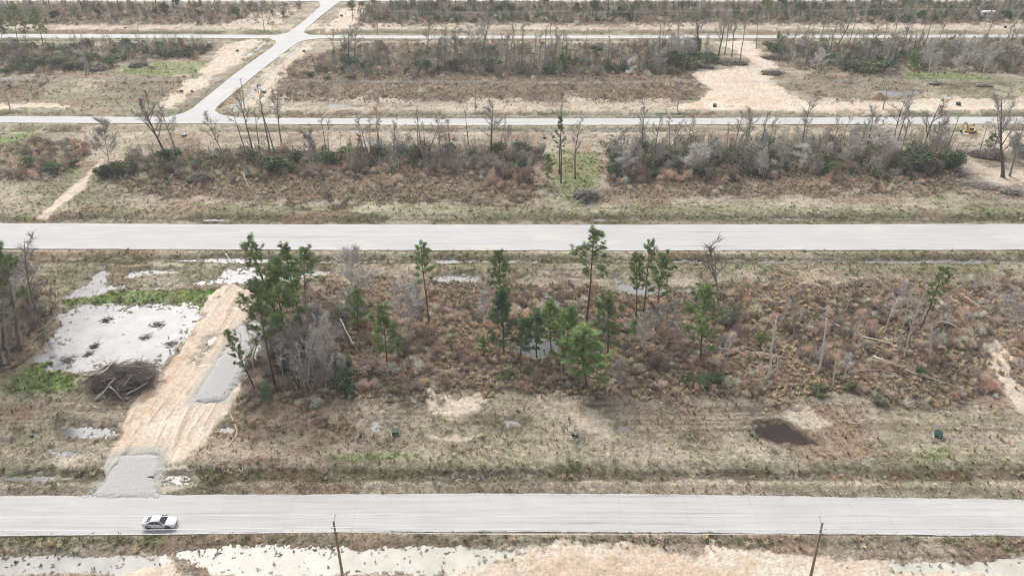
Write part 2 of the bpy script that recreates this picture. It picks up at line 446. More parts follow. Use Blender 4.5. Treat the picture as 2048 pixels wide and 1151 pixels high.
# standing water: polygon, edge wander (m), murk
WATER = [
    ("pond", [(72, 716), (90, 700), (120, 652), (108, 632), (165, 612), (220, 605), (300, 608), (388, 612), (402, 640), (372, 700), (335, 740), (300, 765), (262, 762), (140, 748), (92, 740), (100, 722)], 1.7, "pale",
     "large pale grey pond with drowned debris beside the dirt driveway"),
    ("puddle", [(133, 592), (170, 562), (195, 533), (228, 540), (215, 568), (258, 574), (165, 594)], 1.2, "pale", "pale puddle curving up the left edge of the wet lot"),
    ("puddle", [(236, 558), (258, 541), (310, 532), (384, 539), (345, 550), (275, 554)], .8, "pale", "oblong white puddle in the grass under the wide road"),
    ("puddle", [(302, 577), (345, 560), (418, 552), (436, 536), (520, 536), (560, 545), (652, 539), (655, 549), (592, 562), (520, 570), (440, 574), (350, 580)], 1.6, "pale",
     "broad broken white puddle at the top end of the dirt driveway"),
    ("ditch_water", [(320, 517), (450, 514), (600, 517), (605, 526), (450, 526), (325, 524)], .6, "pale", "white water in the ditch just under the wide road, left"),
    ("puddle", [(860, 556), (900, 550), (962, 552), (962, 563), (880, 563)], 1.0, "grey", "grey marsh puddle with reeds behind the brush lot"),
    ("puddle", [(1222, 580), (1232, 554), (1252, 570), (1290, 575), (1340, 575), (1405, 574), (1395, 587), (1260, 588)], 1.4, "grey", "long grey puddle behind the pine trio in the brush lot"),
    ("puddle", [(1100, 552), (1150, 551), (1146, 557), (1105, 557)], .6, "grey", "small grey puddle left of the tallest pine"),
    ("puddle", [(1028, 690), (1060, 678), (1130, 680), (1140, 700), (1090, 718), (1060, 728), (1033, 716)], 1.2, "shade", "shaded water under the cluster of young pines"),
    ("puddle", [(488, 690), (515, 655), (528, 660), (528, 700), (512, 722), (494, 715)], .8, "pale", "white puddle between gravel pad and left pines"),
    ("puddle", [(112, 855), (200, 846), (240, 852), (240, 874), (190, 884), (130, 876)], 1.2, "pale", "shallow grey puddle left of the dirt driveway mouth"),
    ("puddle", [(95, 898), (150, 898), (215, 905), (110, 916)], .8, "pale", "thin wheel rut puddle beside the driveway mouth"),
    ("ditch_water", [(-300, 950), (170, 950), (170, 962), (-300, 962)], .7, "pale", "shallow ditch water along the near road at far left"),
    ("ditch_water", [(830, 949), (1190, 945), (1190, 958), (830, 956)], .7, "dark", "dark ditch water along the near road, middle"),
    ("ditch_water", [(1290, 948), (1650, 945), (1650, 962), (1290, 958)], .7, "dark", "dark ditch water along the near road, right of the footpath"),
    ("ditch_water", [(-900, 1110), (340, 1104), (362, 1125), (240, 1152), (-900, 1170)], .5, "milk", "milky flood water at the bottom left corner"),
    ("ditch_water", [(335, 1098), (560, 1086), (800, 1086), (1062, 1094), (1035, 1120), (900, 1150), (640, 1165), (400, 1145), (350, 1118)], .9, "cream", "cream coloured flood water around the left power pole"),
    ("ditch_water", [(1765, 1120), (2700, 1114), (2700, 1158), (1790, 1147)], .7, "cream", "greenish cream flood water at the bottom right corner"),
    ("puddle", [(1498, 846), (1565, 842), (1612, 870), (1645, 892), (1560, 888), (1512, 876)], .7, "dark", "rust brown puddle beside the small pedestal"),
    ("ditch_water", [(640, 521), (2900, 521.5), (2900, 526), (640, 525.5)], .9, "grey", "thin line of ditch water under the wide road, right"),
    ("ditch_water", [(110, 437.5), (540, 438.5), (540, 441), (110, 440)], .7, "pale", "thin line of ditch water above the wide road, left"),
    ("ditch_water", [(1100, 438), (1900, 436), (1900, 439), (1100, 440.5)], .9, "grey", "thin line of ditch water above the wide road, right"),
    ("puddle", [(650, 207), (700, 208), (712, 215), (655, 217)], 1.0, "pale", "small white puddle above the third road beside the bare tree"),
    ("puddle", [(785, 211), (840, 212), (842, 217), (785, 217)], 1.5, "pale", "white puddle above the third road, second from the left"),
    ("puddle", [(718, 288), (740, 280), (768, 281), (766, 289), (735, 293)], 1.0, "pale", "white puddle under the third road by two thin trunks"),
    ("puddle", [(955, 283), (1030, 281), (1028, 290), (975, 291)], 1.2, "pale", "white puddle under the third road beside the dense bare tree"),
    ("puddle", [(445, 277), (545, 274), (545, 281), (460, 283)], 1.0, "pale", "long white puddle under the road junction behind tall bare trunks"),
    ("ditch_water", [(640, 230), (1640, 229), (1640, 233), (640, 234)], .9, "pale", "white ditch water on the far side of the third road"),
    ("ditch_water", [(560, 261), (1500, 259.5), (1500, 263), (560, 264)], 1.0, "pale", "white ditch water on the near side of the third road"),
    ("ditch_water", [(20, 227.5), (165, 228.5), (165, 231.5), (20, 230.5)], .8, "pale", "white ditch water left of the side road mouth"),
    ("ditch_water", [(442, 162), (448, 165), (392, 210), (380, 210)], .9, "pale", "white ditch water left of the side road, near stretch"),
    ("ditch_water", [(530, 82), (537, 84), (500, 112), (490, 112)], .9, "pale", "white ditch water left of the side road, far stretch"),
    ("ditch_water", [(448, 225), (480, 200), (528, 155), (533, 158), (494, 206), (460, 226)], 1.0, "pale", "white ditch water right of the side road, near stretch"),
    ("ditch_water", [(540, 142), (600, 89), (606, 91), (550, 140)], .9, "pale", "white ditch water right of the side road, far stretch"),
    ("puddle", [(1733, 186), (1760, 182), (1838, 183), (1836, 192), (1765, 194)], 1.2, "grey", "bluish puddle behind the dirt mound on the far right"),
    ("puddle", [(736, 862), (742, 842), (755, 838), (766, 852), (764, 864)], .5, "pale", "small pale puddle left of the green transformer box"),
    ("puddle", [(1140, 878), (1165, 876), (1172, 892), (1146, 894)], .4, "pale", "small pale puddle in front of the middle pedestal"),
    ("puddle", [(1228, 850), (1255, 848), (1262, 860), (1235, 864)], .5, "grey", "small grey puddle right of the middle pedestal"),
    ("puddle", [(1000, 836), (1030, 838), (1044, 850), (1012, 852)], .7, "grey", "muddy puddle in the mown field between two boxes"),
    ("stream", [(1250, 147), (1253, 125), (1268, 107), (1281, 107), (1265, 128), (1261, 147)], .7, "grey", "narrow pale stream running through the far brush"),
    ("puddle", [(583, 421), (620, 419), (624, 427), (588, 428)], .5, "pale", "small white puddle in the verge above the wide road"),
    ("puddle", [(1166, 408), (1185, 404), (1196, 414), (1170, 417)], .6, "grey", "small puddle in front of the round brush pile"),
    ("puddle", [(1093, 384), (1108, 384), (1108, 394), (1094, 394)], .5, "grey", "small puddle left of the round brush pile"),
    ("puddle", [(322, 951), (374, 951), (374, 968), (325, 966)], .6, "milk", "muddy puddle beside the gravel apron and culvert"),
    ("puddle", [(435, 855), (455, 852), (470, 856), (470, 866), (440, 868)], .5, "pale", "small white puddle beside the straw sock"),
    ("puddle", [(488, 853), (495, 853), (497, 868), (490, 868)], .2, "pale", "narrow white puddle right of the straw sock"),
    ("puddle", [(390, 716), (405, 676), (436, 662), (448, 672), (424, 704), (398, 736)], .6, "milk", "white puddle in the wheel ruts of the dirt driveway"),
    ("puddle", [(372, 716), (392, 708), (404, 726), (380, 738)], .5, "milk", "small rut puddle below the larger one on the dirt driveway"),
    ("ditch_water", [(1955, 523), (2300, 523), (2300, 528), (1955, 528)], .6, "grey", "ditch water under the wide road at the far right"),
]
APRON_W = GA([(186, 1000), (212, 966), (232, 914), (262, 905), (330, 905), (316, 950), (304, 1000)])
PAD_W = GA([(386, 806), (402, 778), (430, 734), (452, 700), (474, 660), (500, 645), (520, 652), (508, 690), (492, 730), (470, 770), (448, 803)])
def prep(zs):
    return [(GA(z[0]),) + tuple(z[1:]) for z in zs]
LOW = [
    ([(500, 158), (1000, 150), (1400, 150), (1420, 210), (480, 215)], 3, 6, .6),
    ([(190, 370), (700, 365), (1100, 372), (1100, 412), (190, 412)], 2, 4, .7),
    ([(1205, 360), (1930, 355), (1930, 400), (1205, 400)], 2, 4, .45),
    ([(900, 740), (1500, 745), (2040, 760), (2040, 815), (480, 815), (480, 790)], 1.5, 4, .35),
    ([(640, 540), (2060, 545), (2060, 590), (1000, 600), (640, 580)], 2, 4, .6),
    ([(190, 158), (380, 152), (330, 195), (190, 185)], 2, 4, .9), ([(-400, 160), (120, 155), (60, 205), (-400, 210)], 2, 4, .7),
    ([(1620, 150), (1800, 145), (1850, 185), (1810, 205), (1640, 205), (1570, 175)], 2, 5, .7),
]
DITCH = [([(-900, 956), (0, 956), (600, 953), (1200, 951), (2048, 953), (2900, 956)], .34, 2.2),
         ([(-900, 522), (2900, 523.5)], .40, 2.6), ([(-900, 438), (540, 439.5), (1100, 439.5), (2900, 437)], .40, 2.6),
         ([(-900, 229), (330, 230), (640, 232), (1640, 231), (2900, 229)], .4, 3), ([(-900, 262), (560, 262.5), (1500, 261.5), (2900, 260)], .4, 3),
         ([(-900, 65), (540, 66), (2900, 66)], .4, 3), ([(-900, 81.5), (540, 82), (2900, 81)], .4, 3)]
DITCH = [(GA(a), h, w) for a, h, w in DITCH]
OLIVE, LUSH, BROWN, SAND, ORANGE, MUD, LOW = map(prep, (OLIVE, LUSH, BROWN, SAND, ORANGE, MUD, LOW))
WATER_W = [(GA(w[1]), w[2]) for w in WATER]

def zone(zs, X, Y, nz):
    r = np.zeros(X.shape)
    for P, soft, amp, k in zs:
        d = sdist(P, X, Y) + (nz - 0.5) * 2 * amp
        r = np.maximum(r, k * sstep(-soft, soft, d))
    return r

def fields(X, Y):
    F = {}
    n1 = fbm(X / 7, Y / 7, 3, 4); n2 = fbm(X / 2.2, Y / 2.2, 11, 4); n3 = fbm(X / 0.7, Y / 0.7, 23, 3)
    nz = 0.5 * n1 + 0.35 * n2 + 0.15 * n3
    nz = np.clip((nz - 0.5) * 1.9 + 0.5, 0, 1)
    F["n1"], F["n2"], F["n3"], F["nz"] = n1, n2, n3, nz
    F["st"] = fbm(X / 9, Y / 1.1, 41, 4)                # streaks along the roads
    F["big"] = fbm(X / 28, Y / 20, 51, 3)
    for k, zs in (("olive", OLIVE), ("lush", LUSH), ("brown", BROWN), ("sand", SAND), ("orange", ORANGE), ("mud", MUD), ("low", LOW)):
        F[k] = zone(zs, X, Y, nz)
    rd = np.full(X.shape, -99.0)
    for P in list(ROAD_W.values()) + [SIDE_W]:
        rd = np.maximum(rd, sdist(P, X, Y))
    F["road"] = rd
    w = np.full(X.shape, -9.0)
    for P, amp in WATER_W:
        w = np.maximum(w, sdist(P, X, Y) + (nz - 0.55) * 3.4 * amp + (n3 - .5) * 2.0 * min(amp, 1.0))
    F["water"] = w
    F["mow"] = .6 * fbm(X / 30, Y / .75, 141, 3) + .4 * fbm(X / 12, Y / .4, 151, 2)
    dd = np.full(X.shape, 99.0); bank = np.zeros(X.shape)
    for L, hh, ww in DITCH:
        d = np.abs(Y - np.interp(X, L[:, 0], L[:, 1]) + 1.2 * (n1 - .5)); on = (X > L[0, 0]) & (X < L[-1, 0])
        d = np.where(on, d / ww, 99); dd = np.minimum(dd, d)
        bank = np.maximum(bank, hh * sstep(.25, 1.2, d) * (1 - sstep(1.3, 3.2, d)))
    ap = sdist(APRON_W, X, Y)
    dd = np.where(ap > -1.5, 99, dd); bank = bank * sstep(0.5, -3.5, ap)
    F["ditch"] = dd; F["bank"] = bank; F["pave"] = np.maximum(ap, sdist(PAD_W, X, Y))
    return F

# ------------------------------------------------------------------ ground sheet
def ground_rows():
    py = np.arange(1330, -14, -2.3)
    v = -(py - 575.5) / FPX
    Y = (CP + v * SP) * H / (SP - v * CP)
    far = [Y[-1] + 6 * 1.25 ** k for k in range(2, 31)]
    near = [-120, -60, -20, 10, 28, 40, 48]
    near = [n for n in near if n < Y[0] - 3]
    return np.concatenate([near, Y, [f for f in far if f < 3000]])
def ground_cols():
    u = np.arange(-1480, 1481, 2.75)
    e = [1480 + 14 * 1.3 ** k for k in range(0, 18)]
    return np.concatenate([[-x for x in e[::-1]], u, e])

TILT = {}
def build_ground():
    Ys = ground_rows(); U = ground_cols()
    zc = np.maximum(Ys * CP + H * SP, 95.0)
    X = U[None, :] * (zc / FPX)[:, None]
    Y = np.repeat(Ys[:, None], len(U), 1)
    nr, nc = X.shape
    x = X.ravel(); y = Y.ravel()
    F = fields(x, y)
    n1, n2, n3, st, big, nz = F["n1"], F["n2"], F["n3"], F["st"], F["big"], F["nz"]
    fine = vnoise(x / 0.27, y / 0.27, 77)
    # heights
    rough = 0.16 + 0.16 * F["brown"] - 0.10 * F["sand"]
    z = 0.10 + rough * (n3 - 0.5) * 1.3 + 0.22 * (n2 - 0.5) + 0.05 * (fine - .5)
    z = z + F["sand"] * (0.10 * (st - 0.5))
    z = np.maximum(z, 0.0)
    pad = sstep(0.6, 1.0, F["sand"]) * sstep(-3.0, 1.5, sdist(SAND[0][0], x, y))
    tracks = fbm((x - .03 * y + 1.2 * (n1 - .5)) / 0.8, y / 11, 61, 4, .6)
    tracks = np.clip((tracks - .5) * 1.7 + .5, 0, 1)
    z = z * (1 - .75 * pad) + pad * (0.28 + 0.22 * (tracks - 0.5))
    z = z + F["bank"]
    w = F["water"]
    dep = sstep(-0.9, 1.3, w)
    isl = np.clip(n2 * .35 + n3 * .45 + fine * .20 - 0.54, 0, 1) * (1.0 + 3.4 * (1 - sstep(0, 6, w)))
    calm = np.maximum(sstep(-1.5, .5, sdist(WATER_W[18][0], x, y)), .6 * sstep(76, 70, y))
    isl = isl * (1 - calm)
    z = z * (1 - dep) + dep * (-0.26 + isl * 1.3 + .05 * (fine - .5))
    z = np.minimum(z, np.where(dep > .3, .12, 9))
    rr = sstep(-2.2, -0.3, F["road"])
    z = z * (1 - rr) + rr * 0.03
    z = np.where(F["road"] > -0.05, -0.15, z)
    # colours (albedo)
    def C(r, g, b): return np.array([r, g, b])
    def mix(c, k, t): return c * (1 - t)[:, None] + k[None, :] * t[:, None] if k.ndim == 1 else c * (1 - t)[:, None] + k * t[:, None]
    c = np.repeat(C(.405, .342, .280)[None], len(x), 0)
    c = mix(c, C(.300, .240, .200), sstep(.35, .70, n1 * .6 + st * .4))
    c = mix(c, C(.530, .470, .390), sstep(.50, .75, n2 * .5 + st * .5) * .8)
    c = mix(c, C(.200, .168, .122), sstep(.55, .75, n3 * .6 + n2 * .4) * .55)
    c = mix(c, C(.285, .275, .165), sstep(.56, .72, big * .7 + n1 * .3) * .35)
    ol = np.repeat(C(.225, .220, .135)[None], len(x), 0)
    ol = mix(ol, C(.335, .320, .225), sstep(.42, .68, n2 * .5 + st * .5))
    ol = mix(ol, C(.110, .115, .055), sstep(.56, .72, n3 * .5 + n2 * .5) * .8)
    ol = mix(ol, C(.290, .220, .150), sstep(.52, .72, n1) * .7)
    c = mix(c, ol, F["olive"] * .92)
    mw = F["mow"]
    c = mix(c, C(.485, .420, .345), sstep(.54, .66, mw) * .55 * (1 - F["olive"]))
    c = mix(c, C(.185, .138, .105), sstep(.46, .34, mw) * .6)
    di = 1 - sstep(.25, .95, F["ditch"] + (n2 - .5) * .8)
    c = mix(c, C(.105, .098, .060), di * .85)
    pa = np.clip((fbm(x / 16, y / 9, 171, 4) - .5) * 2.4 + .5, 0, 1); pb = np.clip((fbm(x / 12, y / 7, 181, 4) - .5) * 2.4 + .5, 0, 1)
    c = mix(c, C(.320, .215, .155), sstep(.62, .82, pa) * .55)
    c = mix(c, C(.530, .465, .370), sstep(.62, .85, pb) * .5)
    c = mix(c, C(.270, .258, .160), sstep(.36, .16, pa) * .32)
    lu = np.repeat(C(.165, .270, .065)[None], len(x), 0)
    lu = mix(lu, C(.240, .290, .110), sstep(.40, .65, n2))
    lu = mix(lu, C(.090, .150, .030), sstep(.55, .72, n3) * .8)
    c = mix(c, lu, F["lush"])
    br = np.repeat(C(.195, .150, .120)[None], len(x), 0)
    br = mix(br, C(.095, .075, .060), sstep(.42, .66, n2))
    br = mix(br, C(.370, .295, .230), sstep(.52, .76, n3 * .6 + n1 * .4))
    br = mix(br, C(.150, .150, .068), sstep(.56, .72, big * .5 + n2 * .5) * .6)
    c = mix(c, br, F["brown"])
    sa = np.repeat(C(.640, .512, .425)[None], len(x), 0)
    sa = mix(sa, C(.720, .635, .550), sstep(.42, .66, n1 * .5 + tracks * .5))
    sa = mix(sa, C(.560, .370, .250), F["orange"] * sstep(.3, .6, n2))
    sa = mix(sa, C(.450, .330, .240), sstep(.55, .78, tracks * .8 + n3 * .2) * .75 * np.maximum(pad, .35))
    sa = mix(sa, C(.400, .340, .250), sstep(.60, .78, n2 * .6 + st * .4) * .6)
    s = F["sand"]
    se = sstep(0.38, 0.62, s + (nz - .5) * 1.1 * sstep(0.99, .5, s) + (n3 - .5) * .3)
    c = mix(c, sa, np.where(s > .02, se * np.clip(s * 1.15, 0, 1), 0))
    mu = np.repeat(C(.110, .085, .062)[None], len(x), 0)
    mu = mix(mu, C(.130, .068, .048), sstep(.48, .62, n2) * sstep(25, 30, x) * sstep(120, 110, y))
    c = mix(c, mu, np.clip(F["mud"] * 1.2, 0, 1) * sstep(.25, .45, n2 * .5 + n3 * .5))
    # wet shore: a mud rim round standing water
    rim = sstep(-1.1, 0.3, w) * sstep(.30, .55, n3 * .5 + n2 * .5)
    c = mix(c, C(.125, .105, .075), rim * .75 * (1 - .7 * s) * (1 - .5 * sstep(76, 70, y)))
    c = mix(c, C(.34, .315, .27), sstep(-.2, .8, w) * .6 * (1 - calm))
    c = c * (0.80 + 0.40 * fine)[:, None]
    # loose gravel strewn round the gravelled places
    gv = sstep(-1.5, -.1, F["pave"] + (n3 - .5) * 2.4 + (fine - .5) * .8)
    c = mix(c, C(.450, .440, .420), gv * .85)
    c = c * np.array([.965, 1.0, .985])[None, :]
    # green flecks in the grass
    fl = sstep(.66, .76, vnoise(x / 1.3, y / .8, 91)) * sstep(.5, .6, n1) * (1 - s) * (1 - F["brown"])
    c = mix(c, C(.120, .155, .045), fl * .35)
    me = bpy.data.meshes.new("ground")
    me.vertices.add(nr * nc)
    co = np.stack([x, y, z], 1).astype(np.float32)
    me.vertices.foreach_set("co", co.ravel())
    i = (np.arange(nr - 1)[:, None] * nc + np.arange(nc - 1)[None, :]).ravel()
    q = np.stack([i, i + 1, i + nc + 1, i + nc], 1).astype(np.int32)
    me.loops.add(q.size); me.polygons.add(len(q))
    me.loops.foreach_set("vertex_index", q.ravel())
    me.polygons.foreach_set("loop_start", np.arange(0, q.size, 4, dtype=np.int32))
    me.polygons.foreach_set("use_smooth", np.ones(len(q), bool))
    me.update(calc_edges=True)
    a = me.color_attributes.new("col", "FLOAT_COLOR", "POINT")
    rgba = np.ones((len(x), 4), np.float32); rgba[:, :3] = np.clip(c, 0.01, 0.9)
    a.data.foreach_set("color", rgba.ravel())
    m, nt, p = nodes_mat("ground_soil")
    at = N(nt, "ShaderNodeAttribute"); at.attribute_name = "col"
    f = noise_fac(nt, 3.2, 6, .7, .25, .75)
    g = noise_fac(nt, 14.0, 3, .6, .3, .7)
    c1 = mix_rgb(nt, f, (.78, .77, .76), (1.22, 1.22, 1.2))
    c2 = mix_rgb(nt, g, (.86, .85, .84), (1.14, 1.14, 1.14))
    cm = mix_rgb(nt, 1.0, at.outputs["Color"], c1, "MULTIPLY")
    cm = mix_rgb(nt, 1.0, cm, c2, "MULTIPLY")
    nt.links.new(cm, p.inputs["Base Color"])
    p.inputs["Roughness"].default_value = .95; p.inputs["Specular IOR Level"].default_value = .08
    bp = N(nt, "ShaderNodeBump"); bp.inputs["Strength"].default_value = .5; bp.inputs["Distance"].default_value = .12
    nt.links.new(f, bp.inputs["Height"]); nt.links.new(bp.outputs[0], p.inputs["Normal"])
    me.materials.append(m)
    o = link("ground", me)
    tag(o, "flat ground of dry grass, bare sandy soil and mud", kind="structure")
    return (x, y, z, F, np.clip(c, 0.01, 0.9))

GR = build_ground()

# ------------------------------------------------------------------ water
def water_mat(name, c1, c2, rough):
    m, nt, p = nodes_mat(name)
    f = noise_fac(nt, .35, 4, .6, .3, .7)
    nt.links.new(mix_rgb(nt, f, c1, c2), p.inputs["Base Color"])
    p.inputs["Roughness"].default_value = rough
    p.inputs["IOR"].default_value = 1.333
    p.inputs["Specular IOR Level"].default_value = .5
    b = N(nt, "ShaderNodeBump"); b.inputs["Strength"].default_value = .03; b.inputs["Distance"].default_value = .02
    nt.links.new(noise_fac(nt, 2.5, 2, .5), b.inputs["Height"]); nt.links.new(b.outputs[0], p.inputs["Normal"])
water_mat("water_pale", (.085, .088, .095), (.20, .203, .212), .14)
MATS["water_pale"].node_tree.nodes["Principled BSDF"].inputs["Specular IOR Level"].default_value = .20
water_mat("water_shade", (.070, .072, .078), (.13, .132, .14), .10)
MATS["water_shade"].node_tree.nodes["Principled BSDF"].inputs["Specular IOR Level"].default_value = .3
water_mat("water_grey", (.20, .205, .22), (.28, .285, .30), .08)
water_mat("water_milk", (.36, .35, .33), (.48, .47, .45), .2)
water_mat("water_cream", (.48, .47, .41), (.62, .605, .54), .15)
for _k in ("milk", "cream"): MATS["water_" + _k].node_tree.nodes["Principled BSDF"].inputs["Specular IOR Level"].default_value = .16
water_mat("water_dark", (.030, .024, .026), (.06, .042, .036), .10)
MATS["water_dark"].node_tree.nodes["Principled BSDF"].inputs["Specular IOR Level"].default_value = .25
def grow(P, d):
    c = P.mean(0)
    n = len(P); out = []
    area = 0.5 * np.sum(P[:, 0] * np.roll(P[:, 1], -1) - np.roll(P[:, 0], -1) * P[:, 1])
    sg = 1 if area > 0 else -1
    for i in range(n):
        a = P[i] - P[i - 1]; b = P[(i + 1) % n] - P[i]
        na = np.array([a[1], -a[0]]) / (np.hypot(*a) + 1e-9); nb = np.array([b[1], -b[0]]) / (np.hypot(*b) + 1e-9)
        q = na + nb; L = np.hypot(*q)
        q = q / L if L > .3 else na
        out.append(P[i] + sg * q * d)
    return np.array(out)
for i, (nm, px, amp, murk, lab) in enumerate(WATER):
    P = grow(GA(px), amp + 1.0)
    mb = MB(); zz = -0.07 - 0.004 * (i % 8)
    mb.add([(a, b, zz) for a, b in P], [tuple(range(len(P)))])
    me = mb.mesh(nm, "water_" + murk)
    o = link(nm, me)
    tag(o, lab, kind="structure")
# ------------------------------------------------------------------ roads
def concrete(name, tint=1.0, joint=None):
    m, nt, p = nodes_mat(name)
    tc = N(nt, "ShaderNodeTexCoord")
    f1 = noise_fac(nt, .16, 5, .65, .3, .7, tc.outputs["Object"], (.35, 1, 1))
    f2 = noise_fac(nt, 1.0, 5, .7, .42, .75, tc.outputs["Object"], (.08, 1.6, 1))     # wear along the lanes
    f3 = noise_fac(nt, 6.0, 4, .7, .3, .7, tc.outputs["Object"])
    c = mix_rgb(nt, f1, tuple(tint * k for k in (.490, .492, .485)), tuple(tint * k for k in (.555, .552, .54)))
    c = mix_rgb(nt, f2, c, tuple(tint * k for k in (.425, .422, .412)))
    g = mix_rgb(nt, f3, (.95, .95, .95), (1.05, 1.05, 1.05))
    c = mix_rgb(nt, 1.0, c, g, "MULTIPLY")
    oi = N(nt, "ShaderNodeObjectInfo"); r = N(nt, "ShaderNodeMapRange"); r.inputs[3].default_value = .985; r.inputs[4].default_value = 1.012
    nt.links.new(oi.outputs["Random"], r.inputs[0])
    mm = N(nt, "ShaderNodeVectorMath", operation="SCALE"); nt.links.new(c, mm.inputs[0]); nt.links.new(r.outputs[0], mm.inputs["Scale"])
    # stains: oil and rubber spots
    f4 = noise_fac(nt, .55, 5, .75, .66, .80, tc.outputs["Object"], (.5, 1, 1))
    c = mix_rgb(nt, f4, mm.outputs[0], (.33, .315, .29))
    # silt and sand carried on to the slab
    f5 = noise_fac(nt, .09, 5, .7, .56, .72, tc.outputs["Object"], (.6, 1.5, 1))
    c = mix_rgb(nt, f5, c, (.60, .565, .51))
    f6 = noise_fac(nt, 1.6, 3, .6, .62, .74, tc.outputs["Object"], (.02, 1.0, 1))     # tyre lines
    c = mix_rgb(nt, f6, c, (.335, .322, .305))
    f7 = noise_fac(nt, .8, 8, .85, .71, .76, tc.outputs["Object"])
    c = mix_rgb(nt, f7, c, (.27, .26, .245))
    nt.links.new(c, p.inputs["Base Color"])
    p.inputs["Roughness"].default_value = .85; p.inputs["Specular IOR Level"].default_value = .25
concrete("concrete"); concrete("concrete_far", 1.05)
two_tone("joint_tar", (.34, .33, .32), (.42, .41, .39), 3.0)

def resample(edge, xs):
    W = GA(edge)
    return np.interp(xs, W[:, 0], W[:, 1])

def road(name, key, label, z, mat, step=3.0):
    a, b = ROADS[key]
    A, B = GA(a), GA(b)
    x0 = max(A[0, 0], B[0, 0]); x1 = min(A[-1, 0], B[-1, 0])
    xs = np.arange(x0, x1, step)
    ya = resample(a, xs); yb = resample(b, xs)
    rng = np.random.default_rng(5)
    ya = ya + (vnoise(xs / 2.0, xs * 0, 5) - .5) * .25; yb = yb + (vnoise(xs / 2.0, xs * 0, 6) - .5) * .25
    mb = MB(); n = len(xs)
    v = [(x, y, z) for x, y in zip(xs, yb)] + [(x, y, z) for x, y in zip(xs, ya)] + [(x, y, z - .3) for x, y in zip(xs, yb)] + [(x, y, z - .3) for x, y in zip(xs, ya)]
    f = []
    for i in range(n - 1):
        f += [(i, i + 1, n + i + 1, n + i), (2 * n + i, 2 * n + i + 1, i + 1, i), (n + i, n + i + 1, 3 * n + i + 1, 3 * n + i)]
    mb.add(v, f)
    o = link(name, mb.mesh(name, mat))
    return tag(o, label, kind="structure")

# near road: two rows of cast slabs with recessed joints between them
def slab_road():
    a, b = ROADS["near"]
    root = road("road", "near", "pale concrete road of two lanes across the foreground", 0.055, "joint_tar", 1.0)
    x0, x1 = G(-420, 1030)[0], G(2470, 1030)[0]
    L = 4.6
    xs = np.arange(x0, x1, L)
    for i, x in enumerate(xs):
        for row in (0, 1):
            sub = np.linspace(x + .006, x + L - .006, 5)
            ya = resample(a, sub); yb = resample(b, sub)
            if row: lo, hi = (ya + yb) / 2 + .007, ya + (vnoise(sub / .8, sub * 0, 5) - .5) * .22
            else: lo, hi = yb + (vnoise(sub / .8, sub * 0, 9) - .5) * .22, (ya + yb) / 2 - .007
            mb = MB(); z = .10 + .003 * math.sin(i * 12.9 + row * 4.1)
            n = 5
            v = [(p, q, z) for p, q in zip(sub, lo)] + [(p, q, z) for p, q in zip(sub, hi)]
            v += [(p, q, z - .2) for p, q in zip(sub, lo)] + [(p, q, z - .2) for p, q in zip(sub, hi)]
            f = []
            for k in range(n - 1):
                f += [(k, k + 1, n + k + 1, n + k), (2 * n + k, 2 * n + k + 1, k + 1, k), (n + k, n + k + 1, 3 * n + k + 1, 3 * n + k)]
            f += [(0, n, 3 * n, 2 * n), (n - 1, 3 * n - 1, 4 * n - 1, 2 * n - 1)]
            mb.add(v, f)
            mb.obj("concrete_slab", "concrete", root)
slab_road()
road("wide_road", "wide", "broad pale concrete avenue running across the middle", .10, "concrete")
road("narrow_road", "third", "narrow pale concrete road crossing behind the avenue", .105, "concrete_far")
road("back_road", "fourth", "thin pale concrete road near the top of the picture", .105, "concrete_far")
road("distant_road", "far", "pale road along the very top edge", .105, "concrete_far")
mb = MB(); n = len(SIDE_W)
mb.add([(x, y, .095) for x, y in SIDE_W] + [(x, y, -.2) for x, y in SIDE_W],
       [tuple(range(n))] + [(i, (i + 1) % n, n + (i + 1) % n, n + i) for i in range(n)])
tag(link("side_road", mb.mesh("side_road", "concrete_far")), "pale side road slanting up to the far crossroads", kind="structure")
# thin raised kerb strip on the lower left edge of the near road
mb = MB()
ks = [G(x, y) for x, y in [(-400, 1078), (0, 1071.5), (140, 1069.5), (300, 1067.5), (420, 1066)]]
for p, q in zip(ks[:-1], ks[1:]):
    d = Vector((q[0] - p[0], q[1] - p[1], 0)).normalized(); nrm = Vector((-d.y, d.x, 0)) * .12
    P, Q = Vector((p[0], p[1], 0)), Vector((q[0], q[1], 0))
    vs = [P - nrm, Q - nrm, Q + nrm, P + nrm]
    mb.add([(v.x, v.y, -.1) for v in vs] + [(v.x, v.y, .17) for v in vs], [(4, 5, 6, 7), (0, 1, 5, 4), (2, 3, 7, 6), (1, 2, 6, 5), (3, 0, 4, 7)])
tag(mb.obj("kerb", "concrete"), "thin white kerb strip at the lower left edge of the near road", kind="structure")

